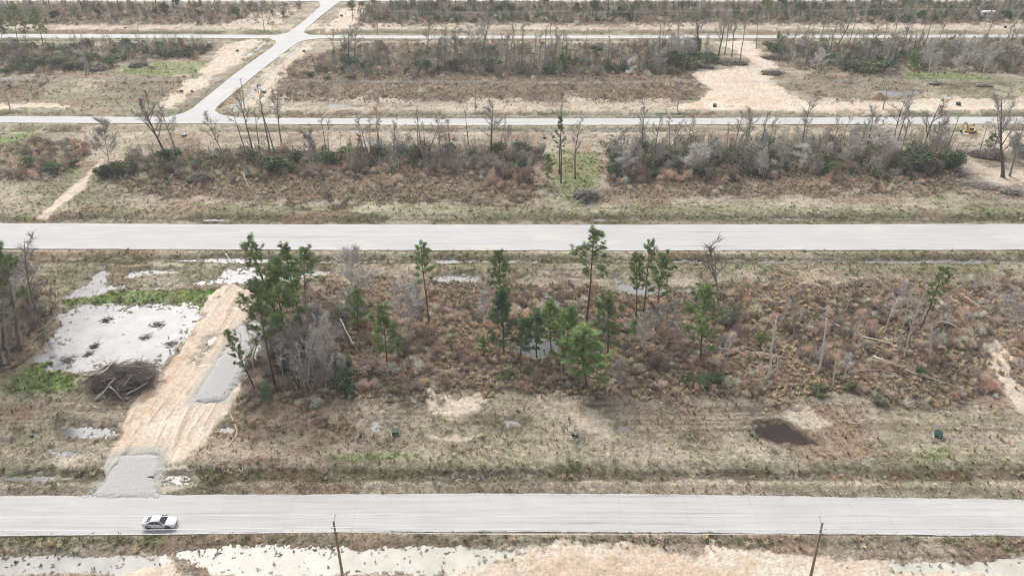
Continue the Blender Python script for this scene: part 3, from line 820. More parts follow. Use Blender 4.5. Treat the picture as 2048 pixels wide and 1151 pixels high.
# gravel apron and pad: crowned sheets with ragged edges
def gravel(name, px, label, z0, h=.12, ragged=.6):
    P = GA(px)
    X0, X1, Y0, Y1 = P[:, 0].min() - 1, P[:, 0].max() + 1, P[:, 1].min() - 1, P[:, 1].max() + 1
    s = .22
    xs = np.arange(X0, X1, s); ys = np.arange(Y0, Y1, s)
    X, Y = np.meshgrid(xs, ys)
    d = sdist(P, X.ravel(), Y.ravel()).reshape(X.shape) + (fbm(X / .8, Y / .8, 5, 3) - .5) * 2 * ragged
    Z = z0 + h * sstep(-.1, .8, d) + .05 * (vnoise(X / .3, Y / .3, 8) - .5) - .25 * sstep(.05, -.3, d)
    nr, nc = X.shape
    v = np.stack([X, Y, Z], 2).reshape(-1, 3)
    keep = d > -.35
    f = []
    for j in range(nr - 1):
        for i in range(nc - 1):
            if keep[j, i] and keep[j, i + 1] and keep[j + 1, i] and keep[j + 1, i + 1]:
                k = j * nc + i
                f.append((k, k + 1, k + nc + 1, k + nc))
    used = sorted({i for q in f for i in q}); mp = {u: i for i, u in enumerate(used)}
    mb = MB(); mb.add([v[u] for u in used], [tuple(mp[i] for i in q) for q in f])
    tag(mb.obj(name, "gravel", None, True), label, kind="structure")
two_tone("gravel", (.34, .335, .325), (.56, .555, .54), 4.0, .95, None, .6, .1, 8, .25, .75)
gravel("gravel_apron", [(168, 995), (196, 980), (214, 962), (238, 914), (262, 908), (322, 911), (313, 950), (308, 978), (318, 995)], "grey gravel apron joining the near road to the dirt driveway", .12, .12)
gravel("gravel_pad", [(386, 806), (402, 778), (430, 734), (452, 700), (474, 660), (500, 645), (520, 652), (508, 690), (492, 730), (470, 770), (448, 803)], "long grey gravel parking pad on the dirt driveway", .30, .18)

# ------------------------------------------------------------------ plant materials and generators
vcol_mat("bark_grey", (.250, .228, .205), randamt=.25)
vcol_mat("bark_dark", (.165, .148, .132), randamt=.2)
vcol_mat("bark_pine", (.135, .105, .085), randamt=.15)
vcol_mat("twig_grey", (.430, .400, .370), randamt=.22)
vcol_mat("twig_white", (.580, .555, .530), randamt=.15)
vcol_mat("twig_brown", (.400, .315, .265), randamt=.22)
vcol_mat("wood_bleached", (.640, .590, .530), randamt=.12)
vcol_mat("wood_log", (.460, .410, .365), randamt=.2)
vcol_mat("needle_green", (.235, .310, .135), randamt=.18)
vcol_mat("needle_bright", (.225, .330, .120), randamt=.15)
vcol_mat("needle_blue", (.160, .245, .135), randamt=.18)
vcol_mat("leaf_dark", (.110, .160, .085), randamt=.3)
vcol_mat("leaf_olive", (.165, .185, .095), randamt=.3)
vcol_mat("leaf_grey", (.180, .185, .140), randamt=.25)
vcol_mat("leaf_yellow", (.200, .230, .085), randamt=.2)

def rvec(rng):
    while True:
        v = Vector((rng.uniform(-1, 1), rng.uniform(-1, 1), rng.uniform(-1, 1)))
        if .05 < v.length < 1:
            return v.normalized()

def ribbon(mb, p, q, w, rng, c):
    d = q - p
    a = d.cross(rvec(rng))
    if a.length < 1e-6: return
    a = a.normalized() * w * .5
    mb.add([p - a, p + a, q + a * .35, q - a * .35], [(0, 1, 2, 3)], c)

def limb(rng, p, d, L, r0, r1, n=4, wob=.16, up=.12):
    pts = [p.copy()]; dd = d.normalized()
    for i in range(n):
        dd = (dd + rvec(rng) * wob + Vector((0, 0, up))).normalized()
        pts.append(pts[-1] + dd * (L / n))
    return pts, [r0 + (r1 - r0) * i / n for i in range(n + 1)]

def bare_tree(seed, h=15.0, kind="tall", tk=1.0, tn=1.0):
    """trunk (bole and main limbs) and crown (branchlets and twigs)"""
    rng = random.Random(seed)
    T, K, B = MB(), MB(), MB()
    P = {"tall": dict(r=.20, bole=.45, nb=11, bl=.22, ang=.75, sub=5, tw=6, twl=.9, tww=.034),
         "pole": dict(r=.17, bole=.70, nb=7, bl=.13, ang=.8, sub=4, tw=5, twl=.8, tww=.034),
         "spread": dict(r=.27, bole=.30, nb=13, bl=.36, ang=.85, sub=7, tw=7, twl=1.0, tww=.036),
         "bushy": dict(r=.15, bole=.16, nb=17, bl=.36, ang=.75, sub=7, tw=7, twl=.8, tww=.04),
         "slim": dict(r=.11, bole=.35, nb=15, bl=.13, ang=.95, sub=3, tw=4, twl=.55, tww=.036)}[kind]
    n = 9
    pts = [Vector((0, 0, -.4))]; d = Vector((0, 0, 1))
    for i in range(n):
        d = (d + Vector((rng.uniform(-1, 1), rng.uniform(-1, 1), 0)) * (.085 if kind != "pole" else .045) + Vector((0, 0, .2))).normalized()
        pts.append(pts[-1] + d * (h + .4) / n)
    r = P["r"] * h / 15.0 * 1.25
    rad = [r * (1 - .86 * (i / n) ** .9) + .008 for i in range(n + 1)]
    rad[0] *= 1.35
    T.tube(pts, rad, 7, .9 + .2 * rng.random())
    def at(t):
        k = min(int(t * n), n - 1); f = t * n - k
        return pts[k].lerp(pts[k + 1], f), rad[k] + (rad[k + 1] - rad[k]) * f
    for b in range(P["nb"]):
        t = P["bole"] + (1 - P["bole"]) * ((b + rng.random()) / P["nb"])
        t = min(t, .985)
        p, rr = at(t)
        az = rng.uniform(0, 6.283)
        a = P["ang"] * rng.uniform(.6, 1.2)
        dd = Vector((math.sin(a) * math.cos(az), math.sin(a) * math.sin(az), math.cos(a)))
        L = h * P["bl"] * rng.uniform(.6, 1.15) * (1.15 - .75 * (t - P["bole"]) / (1 - P["bole"] + 1e-6))
        bp, br = limb(rng, p, dd, L, rr * .55, .018, 4)
        B.tube(bp, [q * tk for q in br], 4, .85 + .3 * rng.random(), False)
        for s in range(P["sub"]):
            u = .3 + .7 * (s + rng.random()) / P["sub"]
            k = min(int(u * 4), 3); q = bp[k].lerp(bp[k + 1], u * 4 - k)
            base = (bp[k + 1] - bp[k]).normalized()
            d2 = (base + rvec(rng) * .75 + Vector((0, 0, .25))).normalized()
            L2 = L * rng.uniform(.25, .45)
            sp, sr = limb(rng, q, d2, L2, .02, .009, 3, .2, .1)
            c = .85 + .3 * rng.random()
            for i in range(3):
                ribbon(K, sp[i], sp[i + 1], (.06 - .012 * i) * tk, rng, c)
            for w in range(int(P["tw"] * tn)):
                i = rng.randrange(3); q2 = sp[i].lerp(sp[i + 1], rng.random())
                d3 = (d2 + rvec(rng) * .9 + Vector((0, 0, .2))).normalized()
                ribbon(K, q2, q2 + d3 * P["twl"] * rng.uniform(.5, 1.1), P["tww"] * tk, rng, c * rng.uniform(.85, 1.15))
    return T, K, h, B

def needle_clump(K, rng, p, d, L=.42, n=30, w=.05):
    c = rng.uniform(.65, 1.35)
    cc = (c * rng.uniform(.95, 1.1), c, c * rng.uniform(.85, 1.1))
    for _ in range(n):
        v = (rvec(rng) + d * .6 + Vector((0, 0, .25))).normalized()
        o = p + rvec(rng) * .12
        a = v.cross(rvec(rng))
        if a.length < 1e-5: continue
        a = a.normalized() * w * .5
        K.add([o - a, o + a, o + v * L * rng.uniform(.6, 1.15)], [(0, 1, 2)], cc)

def pine_tree(seed, h=17.0, cb=.5, spread=.19, nb=22, dens=1.0, kind="tall"):
    rng = random.Random(seed)
    T, K, B = MB(), MB(), MB()
    n = 8; pts = [Vector((0, 0, -.4))]; d = Vector((0, 0, 1))
    for i in range(n):
        d = (d + Vector((rng.uniform(-1, 1), rng.uniform(-1, 1), 0)) * .05 + Vector((0, 0, .3))).normalized()
        pts.append(pts[-1] + d * (h + .4) / n)
    r = .0100 * h + .02
    rad = [r * (1 - .85 * i / n) + .01 for i in range(n + 1)]; rad[0] *= 1.25
    T.tube(pts, rad, 7, 1.0)
    def at(t):
        k = min(int(t * n), n - 1); f = t * n - k
        return pts[k].lerp(pts[k + 1], f), rad[k] + (rad[k + 1] - rad[k]) * f
    side = [rng.uniform(.55, 1.3) for _ in range(6)]
    for b in range(nb):
        t = cb + (1 - cb) * ((b + rng.random()) / nb) ** .9
        t = min(t, .985)
        p, rr = at(t)
        s = (t - cb) / (1 - cb)
        az = b * 2.4 + rng.uniform(-.6, .6)
        lop = side[int(az / 6.2832 * 6) % 6]
        prof = (.62 + .95 * s - 1.30 * s * s) if kind == "tall" else (.55 + .75 * min(s * 2.5, 1)) * (1.02 - .80 * s)
        L = h * spread * max(prof, .18) * rng.uniform(.45, 1.3) * lop
        a = 1.45 - .85 * s + rng.uniform(-.25, .15)
        dd = Vector((math.sin(a) * math.cos(az), math.sin(a) * math.sin(az), math.cos(a)))
        bp, br = limb(rng, p, dd, L, rr * .38 + .012, .014, 4, .16, .13)
        B.tube(bp, br, 4, .9, False)
        # tufts of needles sit on short forks over the outer half of each limb
        nf = max(2, int((1.5 + L * 1.35) * dens))
        for k in range(nf):
            u = 1.0 if k == 0 else .38 + .6 * rng.random()
            i = min(int(u * 4), 3); q = bp[i].lerp(bp[i + 1], u * 4 - i)
            fd = (dd + rvec(rng) * .9 + Vector((0, 0, .35))).normalized()
            fl = (.25 + .22 * L * rng.random())
            e = q + fd * fl
            B.tube([q, e], [.018, .01], 3, .9, False)
            for j in range(4):
                c0 = q.lerp(e, .3 + .7 * j / 3) + rvec(rng) * .26
                needle_clump(K, rng, c0, fd, .46 if h > 12 else .40, 26, .040)
    for j in range(4):
        needle_clump(K, rng, pts[-1] - Vector((0, 0, .3 * j)) + rvec(rng) * .12 * j, Vector((0, 0, 1)), .38, 22)
    return T, K, h, B

def leafy_shrub(seed, R=1.6, h=2.6, n=1100, leaf=.13, stems=5, tall=False):
    rng = random.Random(seed)
    T, K = MB(), MB()
    lobes = []
    for i in range(9):
        a = rng.uniform(0, 6.28); rr = R * rng.uniform(.1, .62)
        zz = h * rng.uniform(.25, .8)
        lobes.append((Vector((math.cos(a) * rr, math.sin(a) * rr, zz)), R * rng.uniform(.28, .5), rng.uniform(.75, 1.25)))
    for i in range(stems):
        a = rng.uniform(0, 6.28)
        e = lobes[i][0]
        T.tube([Vector((math.cos(a) * .15, math.sin(a) * .15, -.2)), Vector((e.x * .5, e.y * .5, e.z * .6)), e], [.05, .035, .015], 4, .9)
    for _ in range(n):
        c0, r0, cv = rng.choice(lobes)
        v = rvec(rng) * (r0 * rng.random() ** .4 * (1.35 if rng.random() < .15 else 1))
        v.z *= .9
        p = c0 + v
        if p.z < .05: p.z = rng.uniform(.05, .4)
        nrm = (rvec(rng) + v.normalized() * .4).normalized() if v.length > 1e-4 else rvec(rng)
        a = nrm.orthogonal().normalized(); b = nrm.cross(a)
        s = leaf * rng.uniform(.6, 1.25); t = rng.uniform(0, 6.28)
        a2 = a * math.cos(t) + b * math.sin(t); b2 = nrm.cross(a2) * .55
        c = cv * rng.uniform(.75, 1.25)
        K.add([p - a2 * s, p - b2 * s, p + a2 * s, p + b2 * s], [(0, 1, 2, 3)], (c * rng.uniform(.92, 1.1), c, c))
    return T, K, h

def twiggy_shrub(seed, R=1.6, h=2.6, stems=16, tw=30):
    rng = random.Random(seed)
    T, K = MB(), MB()
    for i in range(stems):
        a = rng.uniform(0, 6.28); lean = rng.uniform(.1, .95)
        d = Vector((math.cos(a) * lean * R / h, math.sin(a) * lean * R / h, 1)).normalized()
        L = h * rng.uniform(.7, 1.1)
        bp, br = limb(rng, Vector((math.cos(a) * .15 * R, math.sin(a) * .15 * R, -.1)), d, L, .035, .012, 4, .13, .03)
        T.tube(bp, br, 3, .8 + .4 * rng.random(), False)
        for w in range(tw):
            u = .25 + .75 * rng.random(); k = min(int(u * 4), 3); q = bp[k].lerp(bp[k + 1], u * 4 - k)
            d2 = (d * .6 + rvec(rng) * .8 + Vector((0, 0, .25))).normalized()
            q2 = q + d2 * L * rng.uniform(.12, .3)
            c = rng.uniform(.75, 1.25)
            ribbon(K, q, q2, .048, rng, c)
            for _ in range(2):
                ribbon(K, q.lerp(q2, .6), q2 + rvec(rng) * .28, .038, rng, c)
    return T, K, h

def snag(seed, h=6.0, r=.16, stubs=5):
    rng = random.Random(seed)
    T, K = MB(), MB()
    n = 6; pts = [Vector((0, 0, -.3))]
    for i in range(n):
        pts.append(pts[-1] + Vector((rng.uniform(-.10, .10), rng.uniform(-.10, .10), (h + .3) / n)))
    T.tube(pts, [r * (1.15 if i == 0 else 1 - .35 * i / n + .1 * rng.uniform(-1, 1)) for i in range(n)] + [r * .38], 7, 1.0)
    for b in range(stubs):
        t = rng.uniform(.35, .95); k = min(int(t * n), n - 1)
        p = pts[k].lerp(pts[k + 1], t * n - k); a = rng.uniform(0, 6.28)
        d = Vector((math.cos(a), math.sin(a), rng.uniform(.5, 1.6))).normalized()
        bp, br = limb(rng, p, d, h * rng.uniform(.05, .15), r * .3, .012, 2, .2, .1)
        K.tube(bp, br, 4, 1.0, False)
    return T, K, h

PROTO = {}
def proto(key, gen, tm, km, tn="trunk", kn="crown", lm=None):
    T, K, h = gen[:3]; B = gen[3] if len(gen) > 3 else None
    PROTO[key] = (T.mesh(tn, tm, True), K.mesh(kn, km), h, tn, kn,
                  max(.3, float(np.percentile([math.hypot(p[0], p[1]) for p in K.v], 92)) if K.v else .3),
                  B.mesh("limbs", lm or tm, True) if B else None)
for i in range(4):
    proto(f"tall{i}", bare_tree(100 + i, 15, "tall", .95, 2.6), "bark_grey", "twig_grey")
    proto(f"pole{i}", bare_tree(120 + i, 15, "pole", .95, 2.4), "bark_dark", "twig_grey")
    proto(f"spread{i}", bare_tree(140 + i, 14, "spread", 1.0, 2.4), "bark_dark", "twig_grey", lm="bark_grey")
    proto(f"bushy{i}", bare_tree(160 + i, 8, "bushy", .95, 2.2), "twig_grey", "twig_grey")
    proto(f"white{i}", bare_tree(180 + i, 8, "bushy", .95, 2.6), "twig_white", "twig_white")
    proto(f"slim{i}", bare_tree(200 + i, 9, "slim", 1.15, 1.8), "twig_white", "twig_white")
    proto(f"pine{i}", pine_tree(300 + i, 17, .44, .165, 28, 1.15), "bark_pine", "needle_green")
    proto(f"pinelow{i}", pine_tree(320 + i, 11, .28, .21, 28, 1.5, "young"), "bark_pine", "needle_green")
    proto(f"pinebright{i}", pine_tree(340 + i, 10, .22, .22, 28, 1.4, "young"), "bark_pine", "needle_bright")
    proto(f"pineblue{i}", pine_tree(360 + i, 11, .22, .20, 28, 1.4, "young"), "bark_pine", "needle_blue")
    proto(f"ever{i}", leafy_shrub(400 + i), "bark_dark", "leaf_dark", "stem", "foliage")
    proto(f"olive{i}", leafy_shrub(420 + i), "bark_dark", "leaf_olive", "stem", "foliage")
    proto(f"greyleaf{i}", leafy_shrub(440 + i), "bark_grey", "leaf_grey", "stem", "foliage")
    proto(f"twiggy{i}", twiggy_shrub(480 + i), "twig_brown", "twig_brown", "stem", "foliage")
    proto(f"twiggrey{i}", twiggy_shrub(500 + i), "twig_grey", "twig_grey", "stem", "foliage")
    proto(f"snag{i}", snag(520 + i, 6, .105, 3 + i), "wood_bleached", "wood_bleached", "trunk", "branch_stub")
    proto(f"darksnag{i}", bare_tree(540 + i, 9, "tall", 1.5, .5), "bark_grey", "bark_grey")
for i in range(2):
    proto(f"tallpine{i}", pine_tree(380 + i, 20, .55, .135, 24, 1.15), "bark_pine", "needle_green")
    proto(f"yellow{i}", leafy_shrub(460 + i), "bark_dark", "leaf_yellow", "stem", "foliage")

RNG = random.Random(77)
def plant(key, name, label, cat, base, top=None, hw=None, group=None, h=None, lean=None, rz=None):
    """stand a plant with its foot at photo pixel base; top pixel gives height and lean, hw its half width in pixels"""
    tm, km, ph, tn, kn, pr, lm = PROTO[key]
    X, Y, _ = G(*base)
    dx = 0.0
    if top is not None:
        h, dx = height_for(base, top)
    if lean is not None: dx = lean
    s = h / ph
    w = s if hw is None else (hw / PXM(base[1])) / pr
    w = max(.45 * s, min(w, 2.2 * s))
    o = bpy.data.objects.new(name, None); o.empty_display_size = .3; COL.objects.link(o)
    ang = math.atan2(dx, h)
    ln = math.hypot(dx, h) / ph if abs(dx) < h * 1.2 else s
    o.matrix_world = Matrix.Translation((X, Y, 0.02)) @ Matrix.Rotation(ang, 4, "Y") @ Matrix.Rotation(RNG.uniform(0, 6.283) if rz is None else rz, 4, "Z") @ Matrix.Diagonal((s, s, ln, 1))
    tag(o, label, cat, group)
    t = link(tn, tm, o)
    if lm is None: t.scale = (w / s, w / s, 1) if kn == "foliage" else (1, 1, 1)
    else: link("limbs", lm, o).scale = (w / s, w / s, 1)
    if km is not None and len(km.vertices): link(kn, km, o).scale = (w / s, w / s, 1)
    return o
# ------------------------------------------------------------------ trees one by one: near lot
PINES = [
    ("pine3", (577, 706), (490, 489), 26, "thin pine leaning left with a small tuft top above the driveway end"),
    ("pine0", (550, 772), (502, 573), 38, "pine on the gravel pad edge with a long bare trunk and low crown"),
    ("pinelow1", (575, 708), (546, 541), 46, "broad pine with the densest crown of the left cluster"),
    ("pine1", (609, 671), (561, 503), 27, "tall thin pine behind the left cluster, trunk slanting left"),
    ("pine2", (611, 618), (603, 499), 30, "straight pine at the right of the left cluster"),
    ("pine3", (512, 783), (456, 662), 19, "small spindly pine leaning over the gravel pad"),
    ("tallpine0", (858, 645), (849, 492), 23, "slender lone pine with a long bare trunk left of centre"),
    ("pinelow0", (716, 673), (713, 586), 20, "small dark pine beside the white bare tree"),
    ("pinelow2", (774, 735), (767, 621), 34, "bushy pale green pine in front of the white bare shrub"),
    ("pine0", (1004, 655), (1000, 511), 27, "upper of the two stacked pines left of the central water"),
    ("pineblue0", (1008, 708), (1011, 591), 31, "dense dark blue-green pine at the left of the central water"),
    ("pineblue1", (1073, 713), (1071, 622), 27, "dark young pine standing in the shaded water"),
    ("pineblue2", (1040, 716), (1046, 640), 20, "dark young pine second from the left in the shaded water"),
    ("pinelow3", (1102, 705), (1099, 606), 24, "young pine with a rounded bright tip behind the central water"),
    ("pinebright0", (1126, 738), (1140, 623), 30, "bright green young pine right of the central water"),
    ("pinebright1", (1172, 770), (1168, 663), 42, "bright green bushy pine nearest the mown field"),
    ("tallpine1", (1173, 650), (1183, 462), 38, "tallest pine of the brush lot, crown overlapping the wide road"),
    ("pinelow2", (1215, 716), (1217, 594), 27, "dark green pine right of the tallest pine"),
    ("pine1", (1272, 634), (1281, 512), 21, "left pine of the trio before the long grey puddle"),
    ("tallpine0", (1287, 628), (1304, 489), 19, "middle and tallest pine of the trio before the long puddle"),
    ("pine2", (1311, 662), (1320, 512), 28, "right pine of the trio before the long grey puddle"),
    ("pinelow1", (1402, 726), (1408, 578), 36, "pale green pine alone right of the fallen trunks"),
    ("pine3", (1839, 660), (1884, 536), 20, "leaning sparse pine among pale saplings on the right"),
    ("pinelow0", (8, 705), (-8, 493), 34, "pine cut by the left edge of the picture"),
    ("pinebright2", (799, 712), (797, 679), 13, "tiny yellow-green pine right of the bushy pale pine"),
    ("pinebright3", (968, 712), (966, 676), 13, "tiny yellow-green pine in the brush left of the dark pine"),
    ("pinebright0", (1270, 676), (1269, 641), 11, "tiny pine under the trio of pines"),
    ("pineblue3", (528, 806), (527, 768), 17, "rounded grey-green young pine beside the straw sock"),
]
for k, b, t, hw, lab in PINES:
    plant(k, "pine_tree", lab, "pine", b, t, hw)

BARE = [
    ("spread0", (39, 703), (8, 545), 40, "large leafless tree at the left edge beside the pond"),
    ("tall1", (78, 638), (38, 484), 26, "tall leafless tree at the pond's upper left corner"),
    ("spread2", (3, 735), (-30, 580), 36, "leafless tree cut by the left edge, nearest the camera"),
    ("bushy1", (28, 640), (12, 560), 34, "twiggy leafless tree behind the two left edge trees"),
    ("bushy0", (55, 600), (48, 535), 30, "low twiggy tree behind the pond's left shore"),
    ("white0", (700, 612), (712, 510), 40, "white barked leafless tree with a curved stem under the avenue"),
    ("white1", (811, 664), (814, 578), 32, "dense white leafless shrub tree left of the lone pine"),
    ("white2", (834, 640), (836, 566), 16, "slim white leafless tree touching the lone pine"),
    ("white3", (656, 759), (656, 648), 26, "grey leafless tree behind the curved fallen trunk"),
    ("slim0", (615, 768), (614, 638), 16, "thin pale sapling standing between the fallen trunks on the left"),
    ("slim1", (568, 764), (566, 676), 18, "thin pale sapling at the foot of the left pines"),
    ("slim2", (602, 772), (588, 690), 16, "pale crooked sapling just left of the log's lower end"),
    ("bushy2", (632, 706), (630, 628), 32, "grey twiggy tree filling the gap behind the curved log"),
    ("bushy3", (586, 728), (578, 660), 26, "grey twiggy tree under the broad left pine"),
    ("bushy0", (690, 640), (688, 585), 24, "grey twiggy bush tree under the white barked tree"),
    ("slim3", (508, 755), (494, 650), 14, "thin bare stem beside the spindly pine on the gravel edge"),
    ("slim0", (486, 740), (474, 672), 10, "bare stem nearest the gravel pad"),
    ("white0", (968, 650), (970, 580), 17, "pale leafless shrub left of the stacked pines"),
    ("slim2", (1076, 640), (1092, 590), 12, "pale leaning sapling behind the central water"),
    ("white2", (1284, 699), (1294, 632), 17, "white leafless sapling under the pine trio"),
    ("bushy2", (1334, 694), (1336, 612), 32, "grey leafless tree right of the pine trio"),
    ("darksnag0", (1436, 622), (1437, 492), 32, "dark forked dead tree reaching the wide road's lower edge"),
    ("darksnag1", (1588, 676), (1600, 588), 24, "dark dead tree with two spreading arms in the right brush"),
    ("slim1", (1706, 703), (1729, 627), 10, "pale slim dead sapling right of the tall white snag"),
    ("slim2", (1768, 668), (1806, 563), 15, "leftmost of three pale leaning saplings on the right"),
    ("slim3", (1801, 671), (1825, 587), 10, "middle of three pale leaning saplings on the right"),
    ("slim0", (1806, 718), (1845, 575), 15, "white leaning sapling in front of the sparse leaning pine"),
    ("slim1", (1973, 624), (2006, 526), 13, "tall pale sapling leaning right near the right edge"),
    ("bushy3", (2034, 668), (2040, 600), 32, "grey twiggy tree at the right edge of the brush lot"),
    ("bushy1", (1240, 800 - 20), (1243, 724), 18, "small grey twiggy tree before the dark green pine"),
]
for k, b, t, hw, lab in BARE:
    plant(k, "bare_tree", lab, "tree", b, t, hw)
SX = random.Random(19)
for i in range(22):
    b = (SX.uniform(520, 690), SX.uniform(655, 772))
    plant(SX.choice(["slim", "white", "bushy"]) + str(SX.randrange(4)), "bare_tree", "thin pale leafless sapling in the tangle around the left pine cluster", "tree", b, None, None, "pale saplings around the left pines", SX.uniform(4, 8.5), SX.uniform(-.8, .3))
for i in range(14):
    b = (SX.uniform(1420, 2030), SX.uniform(610, 760))
    plant(SX.choice(["slim", "slim", "white"]) + str(SX.randrange(4)), "bare_tree", "thin pale leafless sapling rising from the right brush", "tree", b, None, None, "thin saplings in the right brush", SX.uniform(3, 6.5), SX.uniform(-.2, 1.0))
SNAGS = [
    ("snag0", (1634, 746), (1652, 637), "tall white broken snag in the right brush"),
    ("snag1", (1666, 772), (1678, 713), "short grey snag right of the tall white one"),
    ("snag2", (1689, 754), (1697, 729), "stubby pale stump leaning right"),
    ("snag3", (1536, 757), (1551, 631), "grey snag with broken arms left of the tall white one"),
    ("snag1", (1552, 754), (1561, 710), "short snag just right of the broken armed one"),
    ("snag0", (1526, 727), (1528, 700), "dark short snag left of the broken armed one"),
    ("snag3", (1861, 724), (1865, 646), "dark snag holding the arched broken trunk"),
    ("snag2", (1125, 757), (1122, 728), "white dead stem below the bright green pines"),
    ("snag1", (118, 690), (110, 672), "short broken post standing in the pond"),
    ("snag0", (716, 700), (715, 672), "thin dead stem under the small dark pine"),
]
for k, b, t, lab in SNAGS:
    o = plant(k, "dead_snag", lab, "snag", b, t)
    for ch in o.children:
        if ch.name.startswith("branch_stub"): ch["kind"] = "stuff"
LOGS = [  # end pixels, sag/arch (m), radius
    ([(1669, 655), (1720, 680), (1788, 711)], .14, "long pale fallen trunk slanting right of the tall snag", 0.5, 5),
    ([(1724, 682), (1776, 692), (1838, 714)], .15, "white fallen trunk crossing under the three leaning saplings", 0.7, 3),
    ([(1745, 720), (1820, 748), (1918, 778)], .17, "longest fallen trunk lying nearest the field on the right", 0.5, 6),
    ([(1490, 710), (1560, 718), (1628, 727)], .12, "fallen trunk with a spray of branches behind the snags", 0.5, 7),
    ([(600, 683), (622, 715), (640, 733), (667, 752)], .22, "curved thick white log in the left pine cluster", 0.9, 2),
    ([(682, 649), (697, 676), (714, 705)], .20, "straight white log right of the curved log", 1.0, 1),
    ([(579, 741), (612, 738), (645, 738)], .10, "thin horizontal pole behind the left saplings", 1.2, 2),
    ([(1346, 653), (1362, 670), (1379, 687)], .13, "upper of two pale poles leaning by the dark root ball", 0.9, 1),
    ([(1348, 677), (1360, 684), (1374, 693)], .12, "lower of two pale poles leaning by the dark root ball", 0.7, 1),
    ([(1865, 650), (1885, 660), (1912, 672), (1943, 684)], .14, "arched broken trunk bent down from the dark snag", 1.6, 2),
    ([(1926, 601), (1955, 617), (1986, 635)], .11, "pale fallen sapling near the right edge", 0.6, 6),
    ([(1699, 852), (1731, 849)], .14, "short brown log lying on the mown field", 0.1, 0),
    ([(1684, 822), (1690, 839)], .09, "short grey stick at the edge of the mown field", 0.1, 0),
    ([(1400, 735), (1425, 722), (1450, 728)], .09, "fallen branchy top below the lone pale pine", 0.5, 9),
    ([(1720, 748), (1760, 744), (1800, 756)], .09, "fallen branchy treetop before the longest trunk", 0.4, 9),
    ([(1420, 700), (1470, 706), (1496, 712)], .10, "half buried pole right of the lone pale pine", 0.4, 2),
    ([(1520, 690), (1535, 706), (1570, 728)], .10, "fallen branchy crown left of the grey snag", 0.5, 8),
    ([(488, 357), (492, 366), (499, 380)], .20, "white fallen crown in the brush above the avenue", 1.2, 12),
    ([(72, 668), (95, 653)], .16, "driftwood log on the pond's left bank", 0.2, 1),
    ([(62, 690), (84, 668)], .12, "second driftwood log on the pond's left bank", 0.2, 0),
    ([(1145, 412), (1158, 405), (1172, 398)], .18, "dark log sticking out of the round brush pile", 0.4, 1),
    ([(452, 513), (458, 520), (467, 528)], .16, "white bent log by the ditch under the wide road", 0.4, 1),
]
for i, (px, r, lab, zz, nb) in enumerate(LOGS):
    rng = random.Random(900 + i)
    W = [Vector(G(*p)) for p in px]
    c = W[0]
    pts = []
    for a, b in zip(W[:-1], W[1:]):
        for k in range(3): pts.append(a.lerp(b, k / 3) - c)
    pts.append(W[-1] - c)
    n = len(pts)
    for k, p in enumerate(pts):
        u = k / (n - 1)
        p.z = .12 + zz * (math.sin(math.pi * min(1, u * 1.1)) if "arched" in lab else (1 - u) * .9 + .15 * math.sin(7 * u))
        p.x += rng.uniform(-.08, .08); p.y += rng.uniform(-.12, .12)
    root = thing("fallen_log", lab, "log", c)
    r *= .78; zz0 = .28
    for p in pts: p.z += zz0
    mb = MB(); mb.tube(pts, [r * (1 - .55 * k / n) for k in range(n)], 7, rng.uniform(.85, 1.15))
    mb.obj("bole", "wood_bleached" if ("white" in lab or "pale" in lab or "longest" in lab) else "wood_log", root, True)
    if nb:
        mb = MB()
        for b in range(nb):
            k = rng.randrange(1, n); p = pts[k]
            d = Vector((rng.uniform(-1, 1), rng.uniform(-1, 1), rng.uniform(.0, .9))).normalized()
            bp, br = limb(rng, p, d, rng.uniform(.8, 2.6), r * .4, .02, 3, .25, .02)
            mb.tube(bp, br, 4, rng.uniform(.8, 1.2), False)
            for _ in range(4):
                q = bp[2].lerp(bp[3], rng.random()); mb.tube([q, q + rvec(rng) * .7], [.03, .015], 3, 1, False)
        mb.obj("branches", "wood_bleached", root)["kind"] = "stuff"

# shrubs that stand out near the camera
SHR = [
    ("olive0", (1640, 788), 24, 1.7, "bright olive bush at the edge of the mown field on the right"),
    ("ever0", (690, 768), 24, 2.4, "dark green bush at the foot of the fallen logs"),
    ("ever1", (684, 742), 20, 2.6, "dark evergreen bush left of the russet bush"),
    ("ever2", (697, 786), 16, 1.6, "small dark green bush on the edge of the mown field, left"),
    ("olive2", (1372, 760), 28, 1.5, "olive bush left below the lone pale pine"),
    ("ever3", (1408, 766), 22, 1.5, "dark low bush below the lone pale pine"),
    ("ever1", (1435, 762), 24, 1.6, "dark low bush right below the lone pale pine"),
    ("olive1", (1010, 752), 34, 1.3, "wide low olive bush below the dark blue-green pine"),
    ("olive3", (1060, 748), 24, 1.2, "low olive bush below the shaded water"),
    ("twiggy0", (732, 742), 30, 2.6, "russet brown leafless bush right of the white log"),
    ("greyleaf1", (1755, 808), 22, 1.3, "grey-green mound of brush at the field edge, right"),
    ("olive2", (1700, 780), 12, 1.4, "small olive bush right of the bright olive one"),
    ("ever2", (1838, 748), 10, 1.6, "small dark bush beside the longest fallen trunk"),
    ("greyleaf0", (1255, 640 + 60), 14, 1.8, "grey-green bush between the trio and the dark green pine"),
    ("yellow0", (1520, 690), 14, 3.0, "pale green sapling bush left of the grey snag"),
    ("greyleaf2", (1455, 640), 30, 2.2, "grey bush under the dark forked dead tree"),
    ("olive1", (1465, 622), 16, 1.4, "small dark olive bush right of the forked dead tree"),
    ("ever0", (1812, 655), 10, 1.8, "small dark bush among the leaning saplings"),
]
for k, b, hw, h, lab in SHR:
    plant(k, "shrub", lab, "bush", b, None, hw, None, h, 0)

